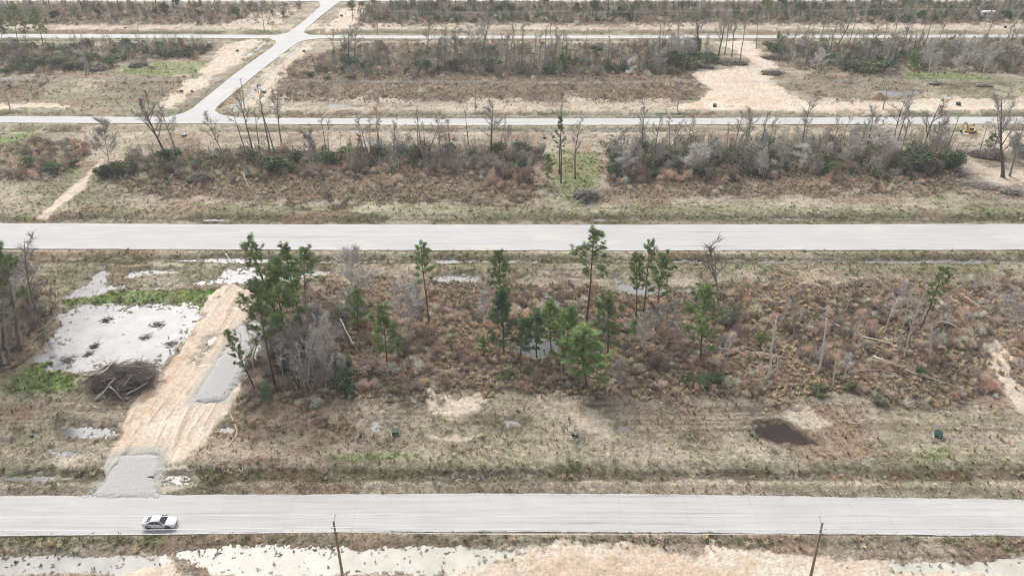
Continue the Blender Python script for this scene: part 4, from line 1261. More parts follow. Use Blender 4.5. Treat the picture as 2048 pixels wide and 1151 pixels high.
# ------------------------------------------------------------------ rows behind the avenue
def third(x):
    return ("at far left", "at left", "left of centre", "right of centre", "at right", "at far right")[max(0, min(5, int(x / 341.4)))]
ROW2 = [("bushy0", (218, 323), (209, 246), 25), ("spread1", (332, 312), (284, 196), 30), ("tall0", (355, 314), (322, 213), 20), ("tall2", (457, 331), (405, 231), 20),
        ("pole0", (495, 313), (464, 218), 14), ("tall3", (506, 303), (483, 184), 16), ("pole1", (521, 316), (506, 218), 10), ("pole2", (540, 305), (520, 172), 14),
        ("pole3", (550, 309), (528, 205), 12), ("tall1", (563, 292), (554, 188), 18), ("pole0", (653, 313), (643, 228), 10), ("pole1", (657, 313), (654, 238), 9), ("bushy1", (632, 346), (609, 272), 20),
        ("pole2", (681, 303), (679, 265), 6), ("tall0", (735, 308), (717, 235), 18), ("pole3", (726, 300), (718, 240), 9), ("pole0", (741, 302), (738, 236), 8),
        ("pole1", (759, 300), (756, 240), 8), ("tall3", (854, 310), (886, 236), 20), ("tall2", (900, 300), (900, 240), 16), ("pole2", (886, 303), (883, 270), 7),
        ("pole3", (938, 304), (936, 210), 6), ("spread3", (981, 314), (982, 210), 26), ("pole0", (1119, 349), (1124, 213), 9), ("tall1", (1150, 357), (1156, 244), 12),
        ("pole1", (1132, 360), (1131, 320), 5), ("tall2", (1283, 308), (1292, 215), 18), ("pole2", (1340, 309), (1341, 236), 10), ("tall0", (1373, 304), (1384, 232), 14),
        ("pole3", (1420, 314), (1424, 270), 8), ("pole0", (1454, 304), (1457, 247), 6), ("tall3", (1469, 306), (1484, 229), 13), ("spread0", (1491, 294), (1508, 225), 22),
        ("tall1", (1600, 320), (1617, 200), 18), ("tall2", (1622, 313), (1664, 257), 14), ("tall0", (1666, 296), (1681, 232), 16), ("pole1", (1685, 280), (1700, 230), 11),
        ("tall3", (1694, 311), (1710, 251), 13), ("spread2", (1731, 304), (1752, 221), 16), ("pole2", (1755, 287), (1768, 234), 9), ("tall1", (1784, 304), (1806, 195), 20),
        ("tall2", (1790, 300), (1819, 193), 12), ("spread3", (1845, 298), (1882, 205), 24), ("bushy2", (1861, 313), (1887, 243), 20), ("pole3", (1932, 303), (1948, 272), 3),
        ("spread1", (2006, 355), (2020, 192), 32), ("tall0", (2019, 353), (2050, 230), 24), ("tall3", (1985, 304), (2007, 230), 15), ("pole0", (1960, 300), (1978, 245), 9),
        ("white1", (1388, 344), (1391, 294), 30), ("white2", (1528, 357), (1530, 303), 14), ("white3", (1259, 352), (1259, 310), 22), ("white0", (1602, 335), (1603, 295), 26),
        ("white1", (1766, 326), (1772, 262), 36), ("white2", (1657, 318), (1660, 290), 14), ("white0", (1687, 331), (1690, 300), 12), ("bushy3", (1240, 330), (1238, 280), 22),
        ("bushy1", (1430, 335), (1434, 288), 24), ("bushy0", (1500, 330), (1505, 288), 26), ("bushy2", (1560, 335), (1566, 290), 22), ("bushy3", (1700, 325), (1712, 280), 24),
        ("slim0", (1096, 366), (1096, 318), 10), ("bushy0", (2030, 330), (2046, 270), 26), ("bushy1", (1975, 322), (1985, 290), 22), ("white3", (2010, 318), (2025, 285), 20)]
for k, b, t, hw in ROW2:
    th = third(b[0]); white = k.startswith("white"); bush = k.startswith("bushy")
    plant(k, "bare_tree", f"{'pale low leafless tree' if white else 'low twiggy leafless tree' if bush else 'tall leafless tree'} between avenue and narrow road, {th}",
          "tree", b, t, hw, f"{'pale ' if white else 'twiggy ' if bush else 'tall '}leafless trees behind the avenue, {th}")
XT = random.Random(41)
for x0, x1, ya, yb, n, where in ((1220, 1910, 295, 330, 26, "row2"), (690, 1080, 295, 325, 10, "row2"), (830, 1130, 100, 142, 16, "row3"), (1290, 1420, 100, 135, 12, "row3"), (1570, 2050, 88, 135, 24, "row3")):
    for i in range(n):
        b = (XT.uniform(x0, x1), XT.uniform(ya, yb)); th = third(b[0])
        k = XT.choice(["tall", "tall", "pole", "bushy", "white"]) + str(XT.randrange(4)); low = k[0] in "bw"
        lab = (f"{'low twiggy leafless tree' if low else 'tall leafless tree'} between avenue and narrow road, {th}" if where == "row2" else
               f"{'pale bushy leafless tree' if low else 'tall slim leafless tree'} between narrow road and back road, {th}")
        grp = f"{'twiggy ' if low else 'tall '}leafless trees behind the avenue, {th}" if where == "row2" else f"{'bushy' if low else 'tall'} leafless trees beyond the narrow road, {th}"
        plant(k, "bare_tree", lab, "tree", b, None, None, grp, XT.uniform(4.5, 7) if low else XT.uniform(7, 13), XT.uniform(-.3, 1.2))
plant("tallpine1", "pine_tree", "thin pine with a small green top in the gap behind the avenue", "pine", (1122, 367), (1117, 237), 12)
plant("pinelow3", "pine_tree", "small yellowish pine at the left of the green gap", "pine", (1096, 367), (1095, 312), 11)
plant("pinelow2", "pine_tree", "young pine beside the brush line near the excavator", "pine", (1981, 302), (1986, 268), 18)
EVER2 = [(342, 322, 22, 3.4), (208, 352, 18, 3.2), (236, 346, 20, 3.0), (266, 344, 18, 3.0), (502, 320, 16, 3.0), (556, 340, 26, 4.0), (580, 344, 24, 3.4), (596, 331, 18, 4.2), (534, 342, 20, 2.8), (662, 326, 20, 3.6),
         (688, 318, 22, 3.2), (804, 310, 18, 3.0), (949, 322, 18, 2.8), (903, 312, 18, 3.4), (995, 308, 18, 3.6), (1040, 305, 22, 3.4), (758, 310, 18, 2.8), (842, 314, 22, 3.4), (720, 312, 22, 2.6), (700, 330, 20, 2.6),
         (1234, 345, 16, 5.0), (1222, 352, 14, 3.6), (1296, 330, 20, 3.2), (1325, 322, 20, 3.0), (1360, 325, 20, 3.0), (1447, 322, 20, 3.4), (1475, 318, 22, 3.0), (1545, 322, 26, 3.6), (1520, 318, 20, 3.2),
         (1821, 334, 40, 5.0), (1795, 342, 26, 3.6), (1850, 340, 24, 3.6), (1893, 340, 22, 5.4), (1905, 334, 16, 4.6), (1645, 328, 22, 3.2), (1720, 335, 26, 3.0), (1405, 350, 26, 2.4), (1300, 352, 24, 2.2), (1665, 340, 20, 2.4), (1990, 315, 20, 2.6), (2040, 312, 22, 3.0), (100, 345, 26, 2.6), (60, 330, 22, 2.4), (150, 332, 22, 2.0)]
for i, (x, y, hw, h) in enumerate(EVER2):
    th = third(x); k = ["ever", "ever", "olive", "greyleaf"][i % 4] if h < 4.5 else "ever"
    plant(f"{k}{i % 4}", "evergreen_shrub", f"dark evergreen shrub in the thicket behind the avenue, {th}", "bush", (x, y), None, hw, f"evergreen shrubs behind the avenue, {th}", h, 0)

ROW3 = [("spread1", (697, 134), (694, 60), 20), ("tall1", (709, 125), (713, 50), 14), ("tall0", (850, 126), (861, 46), 18), ("tall2", (892, 130), (893, 54), 16), ("spread2", (912, 117), (909, 60), 22),
        ("tall3", (927, 101), (945, 56), 15), ("tall1", (945, 126), (957, 62), 14), ("spread0", (961, 112), (979, 38), 26), ("pole0", (995, 126), (995, 82), 4), ("pole1", (1010, 140), (1017, 72), 8),
        ("pole2", (1040, 134), (1037, 84), 8), ("tall0", (1065, 144), (1075, 72), 12), ("tall2", (1098, 150), (1112, 72), 14), ("pole3", (1089, 124), (1089, 60), 6), ("tall3", (1105, 130), (1110, 74), 12),
        ("pole0", (1132, 137), (1134, 70), 6), ("pole1", (1170, 94), (1177, 57), 5), ("pole2", (1216, 126), (1217, 74), 6), ("pole3", (1223, 130), (1226, 86), 6), ("tall1", (1239, 142), (1248, 84), 10),
        ("pole0", (1281, 137), (1275, 100), 6), ("tall0", (1300, 137), (1304, 90), 12), ("pole1", (1318, 126), (1320, 40), 7), ("tall2", (1357, 98), (1360, 29), 15), ("spread3", (1398, 103), (1391, 29), 20),
        ("spread1", (1437, 112), (1446, 32), 18), ("tall3", (1449, 110), (1456, 34), 13), ("tall0", (1463, 114), (1471, 34), 11), ("pole2", (1479, 130), (1488, 40), 7), ("pole3", (1512, 98), (1520, 34), 8),
        ("tall1", (1583, 96), (1596, 55), 12), ("tall2", (1603, 96), (1620, 38), 14), ("tall3", (1642, 80), (1650, 26), 14), ("spread0", (1674, 93), (1705, 34), 32), ("pole0", (1662, 96), (1671, 50), 8),
        ("pole1", (1685, 109), (1698, 62), 9), ("tall0", (1725, 98), (1728, 64), 10), ("tall1", (1746, 101), (1757, 50), 13), ("pole2", (1773, 128), (1792, 70), 10), ("tall3", (1801, 114), (1826, 34), 12),
        ("pole3", (1850, 90), (1864, 26), 6), ("white0", (1854, 157), (1874, 88), 20), ("white1", (1920, 160), (1938, 90), 20), ("white2", (1964, 156), (1978, 102), 15), ("white3", (1631, 149), (1636, 103), 17),
        ("tall2", (1968, 88), (1990, 20), 13), ("pole0", (1875, 148), (1882, 100), 9), ("bushy0", (1780, 112), (1786, 70), 20), ("bushy1", (1900, 122), (1908, 85), 22), ("bushy2", (1560, 100), (1563, 78), 14),
        ("bushy3", (1985, 130), (1995, 92), 22), ("bushy0", (2025, 140), (2035, 95), 24), ("tall3", (2020, 100), (2040, 50), 14), ("bushy1", (880, 128), (882, 95), 18), ("bushy2", (940, 138), (942, 100), 20),
        ("white2", (1345, 112), (1350, 70), 22), ("bushy3", (1320, 140), (1322, 105), 20), ("white1", (1372, 122), (1375, 80), 18), ("bushy0", (1060, 140), (1062, 112), 16), ("tall0", (668, 118), (664, 60), 9)]
for k, b, t, hw in ROW3:
    th = third(b[0]); low = k.startswith("white") or k.startswith("bushy")
    plant(k, "bare_tree", f"{'pale bushy leafless tree' if low else 'tall slim leafless tree'} between narrow road and back road, {th}", "tree", b, t, hw,
          f"{'bushy' if low else 'tall'} leafless trees beyond the narrow road, {th}")
plant("pinebright1", "pine_tree", "young bright pine beside the far green clearing", "pine", (1125, 142), (1125, 109), 10)
plant("pinebright2", "pine_tree", "small conical pine right of the far sand clearing", "pine", (1561, 98), (1560, 66), 11)
plant("pinebright3", "pine_tree", "yellowish young tree at the edge of the far right meadow", "pine", (1829, 150), (1829, 106), 14)
EVER3 = [(853, 145, 13, 6), (836, 141, 16, 4.5), (908, 138, 22, 5), (963, 139, 17, 6), (988, 140, 20, 5), (706, 136, 18, 4.5), (690, 128, 14, 5), (880, 122, 16, 4), (1096, 146, 18, 4), (979, 108, 16, 4), (1050, 146, 20, 3),
         (1222, 143, 20, 4), (1250, 144, 14, 3), (1341, 130, 36, 6), (1300, 142, 20, 4), (1364, 135, 30, 5.5), (1388, 128, 26, 6), (1412, 124, 22, 4.5), (1392, 104, 11, 8), (1430, 122, 14, 3), (1192, 108, 16, 4), (1160, 130, 16, 3),
         (1698, 140, 30, 5), (1735, 142, 30, 5), (1768, 143, 28, 5), (1660, 125, 24, 5), (1612, 120, 22, 5), (1600, 106, 18, 4), (1540, 100, 18, 4), (1556, 106, 16, 3.5), (1640, 104, 22, 4), (1720, 110, 22, 4), (1790, 122, 16, 3.5),
         (1830, 118, 26, 4), (1870, 115, 24, 4), (1930, 125, 26, 4.5), (1985, 118, 20, 6), (2010, 112, 24, 4), (2040, 122, 24, 4), (1950, 105, 22, 3.5), (1755, 96, 20, 3.5), (1890, 100, 22, 3.5),
         (40, 125, 26, 4), (80, 128, 26, 3.5), (115, 132, 24, 3.5), (62, 140, 20, 3), (140, 138, 22, 3), (150, 136, 22, 3.5), (225, 132, 24, 4.5), (180, 120, 24, 3), (20, 105, 30, 5), (60, 100, 22, 4), (130, 105, 24, 3),
         (250, 112, 22, 3.5), (290, 106, 22, 3.5), (330, 112, 22, 4), (370, 112, 20, 4), (385, 115, 16, 3.5), (400, 104, 20, 3.5), (180, 92, 14, 4), (320, 98, 18, 3.5), (10, 150, 12, 3), (640, 138, 20, 2.4), (620, 152, 20, 2.2), (700, 160, 22, 2.0), (655, 160, 14, 1.6)]
for i, (x, y, hw, h) in enumerate(EVER3):
    th = third(x); k = ["ever", "ever", "greyleaf", "olive"][i % 4]
    plant(f"{k}{(i * 3) % 4}", "evergreen_shrub", f"bushy evergreen shrub between narrow road and back road, {th}", "bush", (x, y), None, hw * .8, f"evergreen shrubs beyond the narrow road, {th}", h * .8, 0)

# trees beyond the back road
plant("pine0", "pine_tree", "leftmost tall pine beside the back road", "pine", (36, 85), (22, 14), 20)
plant("pine2", "pine_tree", "short thin pine between two tall ones beside the back road", "pine", (54, 88), (46, 46), 10)
plant("pine1", "pine_tree", "right tall pine of the three beside the back road", "pine", (88, 98), (73, 22), 19)
plant("pinelow1", "pine_tree", "low pine cut by the left edge near the back road", "pine", (4, 80), (-3, 42), 20)
rng = random.Random(31)
for i, x in enumerate([20, 40, 62, 88, 101, 126, 132, 157, 164, 172, 188, 215, 238, 262, 290, 312, 348, 380, 402, 430]):
    y = 20 - (i % 4) * 4 - rng.random() * 4
    plant(f"{'pine' if i % 3 else 'pole'}{i % 4}", "bare_tree" if i % 3 == 0 else "pine_tree", "straight thin trunk standing beyond the back road, top left corner of photo", "tree" if i % 3 == 0 else "pine", (x, y), None, None,
          "straight trunks in the top left corner", rng.uniform(15, 21), rng.uniform(-.6, .2))
for i in range(60):
    x = 700 + 1360 * (i + rng.random()) / 60; y = rng.uniform(8, 44)
    k = rng.choice(["tall0", "tall1", "tall2", "pole0", "pole1", "pole2", "tall3", "spread0"] + ["pine0", "pine2", "pinelow0"] * 1)
    th = third(x); pine = k.startswith("pine")
    plant(k, "pine_tree" if pine else "bare_tree", f"{'dark pine' if pine else 'slim leafless tree'} in the wood beyond the back road, {th}", "pine" if pine else "tree",
          (x, y), None, None, f"{'pines' if pine else 'leafless trees'} in the wood beyond the back road, {th}", rng.uniform(9, 16) if not pine else rng.uniform(9, 14), rng.uniform(-1, 1.5))
for i in range(96):
    if i < 30: x = -40 + 640 * (i + rng.random()) / 30; y = rng.uniform(10, 46)
    else: x = 700 + 1380 * (i - 30 + rng.random()) / 66; y = rng.uniform(8, 44)
    th = third(x)
    k = rng.choice(["ever", "ever", "greyleaf", "twiggrey", "twiggy"]) if i >= 30 else rng.choice(["greyleaf", "twiggrey", "twiggy", "twiggrey", "ever"])
    ev = k == "ever"
    plant(f"{k}{i % 4}", "evergreen_shrub" if ev else "leafless_shrub", f"{'dark evergreen' if ev else 'grey twiggy'} bush beyond the back road, {th}", "bush", (x, y), None, None,
          f"{'evergreen' if ev else 'grey'} bushes beyond the back road, {th}", rng.uniform(3.0, 5.5) if ev else rng.uniform(2.5, 4.2), 0)
# ------------------------------------------------------------------ ground cover: masses of dry grass and brush
attr_mat("cover", "col", True)
def stuff(name, label, protos, pts, cat=None):
    """protos: list of MB; pts: list of arrays (pos, rot, scale, col, which)"""
    V, Fc, vc, isl = [], [], [], []
    for k, mb in enumerate(protos):
        o = len(V); V += mb.v; Fc += [tuple(i + o for i in f) for f in mb.f]; vc += mb.c; isl += [k] * len(mb.v)
    npv = len(V)
    pos, rot, scl, colr, wh = pts
    n = len(pos)
    me = bpy.data.meshes.new(name)
    me.from_pydata(V + [tuple(p) for p in pos], [], Fc)
    me.materials.append(MATS["cover"])
    def at(nm, typ, arr, key):
        a = me.attributes.new(nm, typ, "POINT"); a.data.foreach_set(key, np.ascontiguousarray(arr).ravel())
    at("which", "INT", np.concatenate([np.array(isl), wh + 100]).astype(np.int32), "value")
    at("rotv", "FLOAT_VECTOR", np.concatenate([np.zeros((npv, 3)), rot]).astype(np.float32), "vector")
    at("sclv", "FLOAT_VECTOR", np.concatenate([np.ones((npv, 3)), scl]).astype(np.float32), "vector")
    ca = me.color_attributes.new("col", "FLOAT_COLOR", "POINT")
    ca.data.foreach_set("color", np.concatenate([np.ones((npv, 4)), np.concatenate([colr, np.ones((n, 1))], 1)]).astype(np.float32).ravel())
    va = me.color_attributes.new("v", "FLOAT_COLOR", "POINT")
    va.data.foreach_set("color", np.concatenate([np.concatenate([np.array(vc), np.ones((npv, 1))], 1), np.ones((n, 4))]).astype(np.float32).ravel())
    o = link(name, me); tag(o, label, cat, kind="stuff")
    ng = bpy.data.node_groups.new(name + "_scatter", "GeometryNodeTree")
    ng.interface.new_socket("Geometry", in_out="INPUT", socket_type="NodeSocketGeometry")
    ng.interface.new_socket("Geometry", in_out="OUTPUT", socket_type="NodeSocketGeometry")
    gi = ng.nodes.new("NodeGroupInput"); go = ng.nodes.new("NodeGroupOutput")
    join = ng.nodes.new("GeometryNodeJoinGeometry")
    def named(nm, typ):
        x = ng.nodes.new("GeometryNodeInputNamedAttribute"); x.data_type = typ; x.inputs["Name"].default_value = nm
        return x.outputs["Attribute"]
    w = named("which", "INT"); r = named("rotv", "FLOAT_VECTOR"); s = named("sclv", "FLOAT_VECTOR")
    def sel(val):
        c = ng.nodes.new("FunctionNodeCompare"); c.data_type = "INT"; c.operation = "EQUAL"
        ins = [i for i in c.inputs if i.type == "INT"]
        ng.links.new(w, ins[0]); ins[1].default_value = val
        sp = ng.nodes.new("GeometryNodeSeparateGeometry"); sp.domain = "POINT"
        ng.links.new(gi.outputs[0], sp.inputs["Geometry"]); ng.links.new(c.outputs[0], sp.inputs["Selection"])
        return sp.outputs["Selection"]
    for k in range(len(protos)):
        io = ng.nodes.new("GeometryNodeInstanceOnPoints")
        ng.links.new(sel(100 + k), io.inputs["Points"]); ng.links.new(sel(k), io.inputs["Instance"])
        ng.links.new(r, io.inputs["Rotation"]); ng.links.new(s, io.inputs["Scale"])
        ng.links.new(io.outputs[0], join.inputs[0])
    ng.links.new(join.outputs[0], go.inputs[0])
    md = o.modifiers.new("scatter", "NODES"); md.node_group = ng
    return o

def tuft(seed, n, L, spread, w, base=.12):
    rng = random.Random(seed); mb = MB()
    for i in range(n):
        a = rng.uniform(0, 6.283); t = rng.random() ** .7 * spread
        d = Vector((math.cos(a) * t, math.sin(a) * t, 1)).normalized()
        p = Vector((rng.uniform(-base, base), rng.uniform(-base, base), -.04))
        l = L * rng.uniform(.6, 1.15)
        q = p + d * l * .6; e = q + (d + Vector((math.cos(a), math.sin(a), -.2)) * .5).normalized() * l * .4
        s = Vector((-math.sin(a), math.cos(a), 0)) * w * .5
        c = rng.uniform(.72, 1.3)
        mb.add([p - s, p + s, q + s, q - s, e], [(0, 1, 2, 3), (3, 2, 4)], c)
    return mb
def dome(seed, n, R, h, w, l):
    rng = random.Random(seed); mb = MB()
    lob = [(rng.uniform(-.45, .45) * R, rng.uniform(-.45, .45) * R, rng.uniform(.45, .8) * R, rng.uniform(.7, 1.05) * h) for _ in range(4)]
    for i in range(n):
        lx, ly, lr, lh = rng.choice(lob)
        a = rng.uniform(0, 6.283); e = math.asin(rng.random() ** .8)
        k = rng.uniform(.70, 1.0)
        p = Vector((lx + math.cos(a) * math.cos(e) * lr * k, ly + math.sin(a) * math.cos(e) * lr * k, math.sin(e) * lh * k))
        d = Vector((math.cos(a) * math.cos(e), math.sin(a) * math.cos(e), .35 + math.sin(e))) + rvec(rng) * .55
        ribbon(mb, p - d.normalized() * l * .4, p + d.normalized() * l * .6, w, rng, rng.uniform(.78, 1.22))
    return mb
def leafdome(seed, n, R, h, s):
    rng = random.Random(seed); mb = MB()
    for i in range(n):
        a = rng.uniform(0, 6.283); e = math.asin(rng.random() ** .8); k = rng.uniform(.5, 1) * (1 + .25 * math.sin(3 * a + seed))
        p = Vector((math.cos(a) * math.cos(e) * R * k, math.sin(a) * math.cos(e) * R * k, max(.03, math.sin(e) * h * k)))
        nrm = (rvec(rng) + Vector((0, 0, .5))).normalized(); u = nrm.orthogonal().normalized(); v = nrm.cross(u)
        ss = s * rng.uniform(.6, 1.2)
        mb.add([p - u * ss, p - v * ss * .6, p + u * ss, p + v * ss * .6], [(0, 1, 2, 3)], rng.uniform(.65, 1.35))
    return mb

gx, gy, gz, GF, gc = GR
R0 = np.random.default_rng(12)
gs = FPX / (gy * CP + H * SP)                       # photo pixels per metre at each ground point
view = (np.abs(gx * gs) < 1330) & (gy < 432) & (gy > 50)
dry = (GF["road"] < -.25) & (GF["water"] < -.25) & (GF["pave"] < -.4) & view
def pick(p, jitter=1.0):
    k = np.nonzero(R0.random(len(gx)) < p)[0]
    j = jitter * 1.4 / gs[k]
    return k, np.stack([gx[k] + R0.uniform(-1, 1, len(k)) * j, gy[k] + R0.uniform(-1, 1, len(k)) * j * 1.6, np.maximum(gz[k], 0) - .02], 1)
def pack(k, pos, s0, s1, col, nproto, zs=(.8, 1.3), tilt=.15):
    n = len(k)
    s = R0.uniform(s0, s1, n)
    rot = np.stack([R0.uniform(-tilt, tilt, n), R0.uniform(-tilt, tilt, n), R0.uniform(0, 6.283, n)], 1)
    scl = np.stack([s, s, s * R0.uniform(zs[0], zs[1], n)], 1)
    return pos, rot, scl, np.clip(col, .02, .8), R0.integers(0, nproto, n)
def pal(cols, k, noise, sharp=.16):
    """choose between colours by a slow noise plus chance, so kinds grow in patches"""
    t = np.clip(noise[k] + R0.normal(0, sharp, len(k)), 0, .999)
    c = np.array(cols)[(t * len(cols)).astype(int)]
    return 1.14 * c * R0.uniform(.55, 1.4, (len(k), 1)) * R0.uniform(.96, 1.04, (len(k), 3))
patch = np.clip((.45 * GF["n1"] + .55 * GF["big"] - .5) * 2.6 + .5, 0, 1)
patch2 = np.clip((fbm(gx / 11, gy / 8, 201, 3) - .5) * 2.6 + .5, 0, 1)

thin = 1 - GF["sand"] * .95
# tall brown brush
sp = np.clip((fbm(gx / 7, gy / 4.5, 301, 4, .6) - .5) * 2.4 + .5, 0, 1)       # which growth holds a spot
sz = np.clip((fbm(gx / 5, gy / 4, 401, 3) - .5) * 2.6 + .5, 0, 1)
wood = sstep(.25, .8, GF["brown"] + (GF["n2"] - .5) * .9) * thin * (1 - .8 * GF["lush"]) * (1 - .6 * np.clip(GF["mud"], 0, 1))
gap = .12 + .88 * sstep(.34, .52, sp)
p = np.where(dry & (gy > 84), wood * gap * (1 - .5 * GF["low"]) * np.clip(.75 / gs, .065, .19), 0)
k, pos = pick(p)
size = np.where(gy[k] < 150, .85, 1.0) * (.65 + 1.55 * sz[k]) * (1 - .4 * GF["low"][k])
pk = list(pack(k, pos, .55, 1.2, pal([(.64, .49, .40), (.40, .305, .25), (.72, .57, .45), (.55, .43, .36), (.30, .245, .21), (.76, .62, .49), (.50, .345, .265), (.48, .42, .38)], k, patch, .12), 4, (.65, 1.2)))
pk[2] = pk[2] * size[:, None]
stuff("dry_brush", "mass of brown leafless brush covering the undeveloped lots",
      [dome(1, 230, .75, 1.0, .034, .34), dome(2, 230, .75, .9, .032, .40), dome(3, 210, .7, 1.15, .032, .42), dome(4, 240, .85, .8, .034, .30)], pk)
# tawny bunch grass between the brush
p = np.where(dry, wood * (1.15 - gap + .5 * GF["low"]) * np.clip(3.0 / gs, .2, .5) * np.where(gy > 84, 1, .25) + np.where((GF["brown"] < .3) & (GF["sand"] < .3), .010, 0), 0)
k, pos = pick(p)
pk = list(pack(k, pos, .45, 1.1, pal([(.64, .49, .35), (.58, .47, .35), (.48, .39, .30), (.68, .51, .34), (.52, .42, .32), (.40, .33, .26)], k, patch2, .2), 3))
pk[2] = pk[2] * (1 - .35 * GF["low"][k])[:, None]
stuff("bunch_grass", "tawny bunch grass standing in the brush",
      [tuft(11, 34, .95, .55, .04), tuft(12, 30, 1.1, .4, .04), tuft(13, 36, .8, .7, .045)], pk)
# green weeds in the brush and verge
p = np.where(dry, (sstep(.55, .78, GF["big"] * .5 + patch2 * .5) * GF["brown"] * .10 + GF["olive"] * .035 + GF["lush"] * .10) * thin, 0)
k, pos = pick(p)
stuff("green_weeds", "low green and olive weeds scattered over the lots",
      [leafdome(21, 44, .5, .5, .12), leafdome(22, 40, .6, .4, .12), leafdome(23, 44, .45, .65, .11)],
      pack(k, pos, .4, 1.0, pal([(.17, .20, .085), (.22, .235, .11), (.13, .17, .065), (.26, .255, .14)], k, patch2), 3))
# short mown grass
p = np.where(dry, (1 - .75 * GF["brown"]) * (1 - sstep(.25, .7, GF["sand"])) * (1 - .85 * np.clip(GF["mud"], 0, 1)) * (.55 + .7 * sstep(.40, .60, GF["mow"] * .5 + GF["n1"] * .5)) * np.clip(4.5 / gs, .30, .5), 0)
k, pos = pick(p)
stuff("mown_grass", "short rough dry grass on the verges and mown field",
      [tuft(31, 22, .26, 1.3, .035, .26), tuft(32, 20, .30, 1.1, .035, .3), tuft(33, 24, .22, 1.6, .04, .3)],
      pack(k, pos, .7, 1.35, gc[k] * R0.uniform(.9, 1.8, (len(k), 1)), 3))
# grass overhanging the concrete edges
rd = GF["road"]
p = np.where(view & (rd > -.5) & (rd < .12) & (gy < 130), .10, 0)
k, pos = pick(p, .5); pos[:, 2] = .03
stuff("edge_grass", "ragged grass along the concrete edges", [tuft(41, 16, .22, 1.0, .04, .16), tuft(42, 14, .26, .8, .04, .2)],
      pack(k, pos, .6, 1.1, pal([(.26, .215, .145), (.21, .19, .11), (.30, .24, .16)], k, patch2), 2))
# rushes and drowned stubble in the standing water
p = np.where(view & (GF["water"] > -.9) & (GF["water"] < 2.6) & (rd < -.3), .022 * sstep(.45, .75, GF["n2"] * .6 + GF["n3"] * .4) + .004, 0) * np.where(sdist(WATER_W[18][0], gx, gy) > -2, 0, 1)
k, pos = pick(p); pos[:, 2] = -.1
stuff("rushes", "dark rushes and drowned stubble in the standing water", [tuft(51, 18, .42, .5, .04, .16), tuft(52, 12, .55, .35, .035, .12)],
      pack(k, pos, .5, 1.2, pal([(.13, .125, .065), (.17, .135, .09), (.10, .095, .06)], k, patch2), 2))

# thickets: saplings and evergreen undergrowth standing so close that they read as one mass
THICK = [([(676, 292), (1085, 286), (1088, 352), (900, 345), (676, 350)], 1.0, .45), ([(1206, 292), (1500, 280), (1900, 278), (1918, 340), (1700, 352), (1215, 356)], 1.3, .75), ([(200, 345), (330, 300), (660, 300), (676, 345), (560, 355), (240, 362)], .55, .45),
         ([(650, 140), (690, 95), (830, 110), (880, 88), (1000, 86), (1120, 118), (1250, 110), (1290, 90), (1400, 84), (1440, 118), (1380, 148), (1250, 150), (900, 152), (700, 150)], 1.2, .8), ([(1540, 100), (1600, 84), (2120, 82), (2120, 142), (1960, 140), (1800, 132), (1640, 142), (1570, 122)], 1.2, .8),
         ([(-80, 92), (430, 86), (400, 112), (240, 122), (170, 142), (-80, 148)], .8, .9), ([(-80, 6), (560, 8), (540, 44), (-80, 46)], .9, .35), ([(720, 26), (770, 6), (2120, 5), (2120, 44), (720, 46)], 1.5, .9), ([(-60, 535), (70, 540), (100, 610), (30, 720), (-60, 740)], .8, .05), ([(500, 735), (560, 650), (690, 620), (720, 690), (690, 770), (520, 785)], .7, .2)]
tall = np.zeros(len(gx)); evg = np.zeros(len(gx))
for poly, kk, ee in THICK:
    m = kk * sstep(-2, 3, sdist(GA(poly), gx, gy) + (GF["nz"] - .5) * 10)
    evg = np.where(m > tall, ee, evg); tall = np.maximum(tall, m)
p = np.where(dry, tall * (.35 + .65 * sstep(.35, .6, sp)) * np.clip(.40 / gs, .03, .10), 0)
k, pos = pick(p)
def sapling(seed, n=7, h=3.2):
    rng = random.Random(seed); mb = MB()
    for i in range(n):
        a = rng.uniform(0, 6.28); r = rng.uniform(0, .8); q = Vector((math.cos(a) * r, math.sin(a) * r, -.1)); L = h * rng.uniform(.55, 1.15)
        d = Vector((rng.uniform(-.2, .2), rng.uniform(-.2, .2), 1)).normalized(); c = rng.uniform(.75, 1.25)
        e = q + d * L; ribbon(mb, q, e, .05, rng, c); ribbon(mb, q, e, .05, rng, c)
        for w in range(16):
            t = rng.uniform(.25, 1); b = q.lerp(e, t); dd = (rvec(rng) + Vector((0, 0, .8))).normalized()
            ribbon(mb, b, b + dd * L * rng.uniform(.12, .28), .034, rng, c * rng.uniform(.85, 1.15))
    return mb
stuff("thicket_saplings", "tangle of grey leafless saplings crowding the thicket rows", [sapling(61), sapling(62), sapling(63, 8, 2.8), sapling(64, 6, 3.8)],
      pack(k, pos, .75, 1.7, pal([(.42, .405, .36), (.36, .325, .28), (.48, .465, .42), (.40, .35, .295), (.33, .315, .275)], k, patch2, .2), 4, (.75, 1.3), .12))
p = np.where(dry, tall * evg * sstep(.32, .56, np.clip((fbm(gx / 8, gy / 6, 501, 3) - .5) * 2 + .5, 0, 1)) * np.clip(.85 / gs, .06, .24), 0)
k, pos = pick(p)
stuff("thicket_greens", "evergreen undergrowth crowding the thicket rows", [leafdome(71, 170, .8, 1.7, .11), leafdome(72, 160, .9, 1.4, .11), leafdome(73, 170, .7, 2.1, .11)],
      pack(k, pos, .7, 1.8, pal([(.095, .140, .080), (.13, .17, .09), (.085, .125, .08), (.17, .19, .11)], k, patch2, .25), 3, (.7, 1.3)))

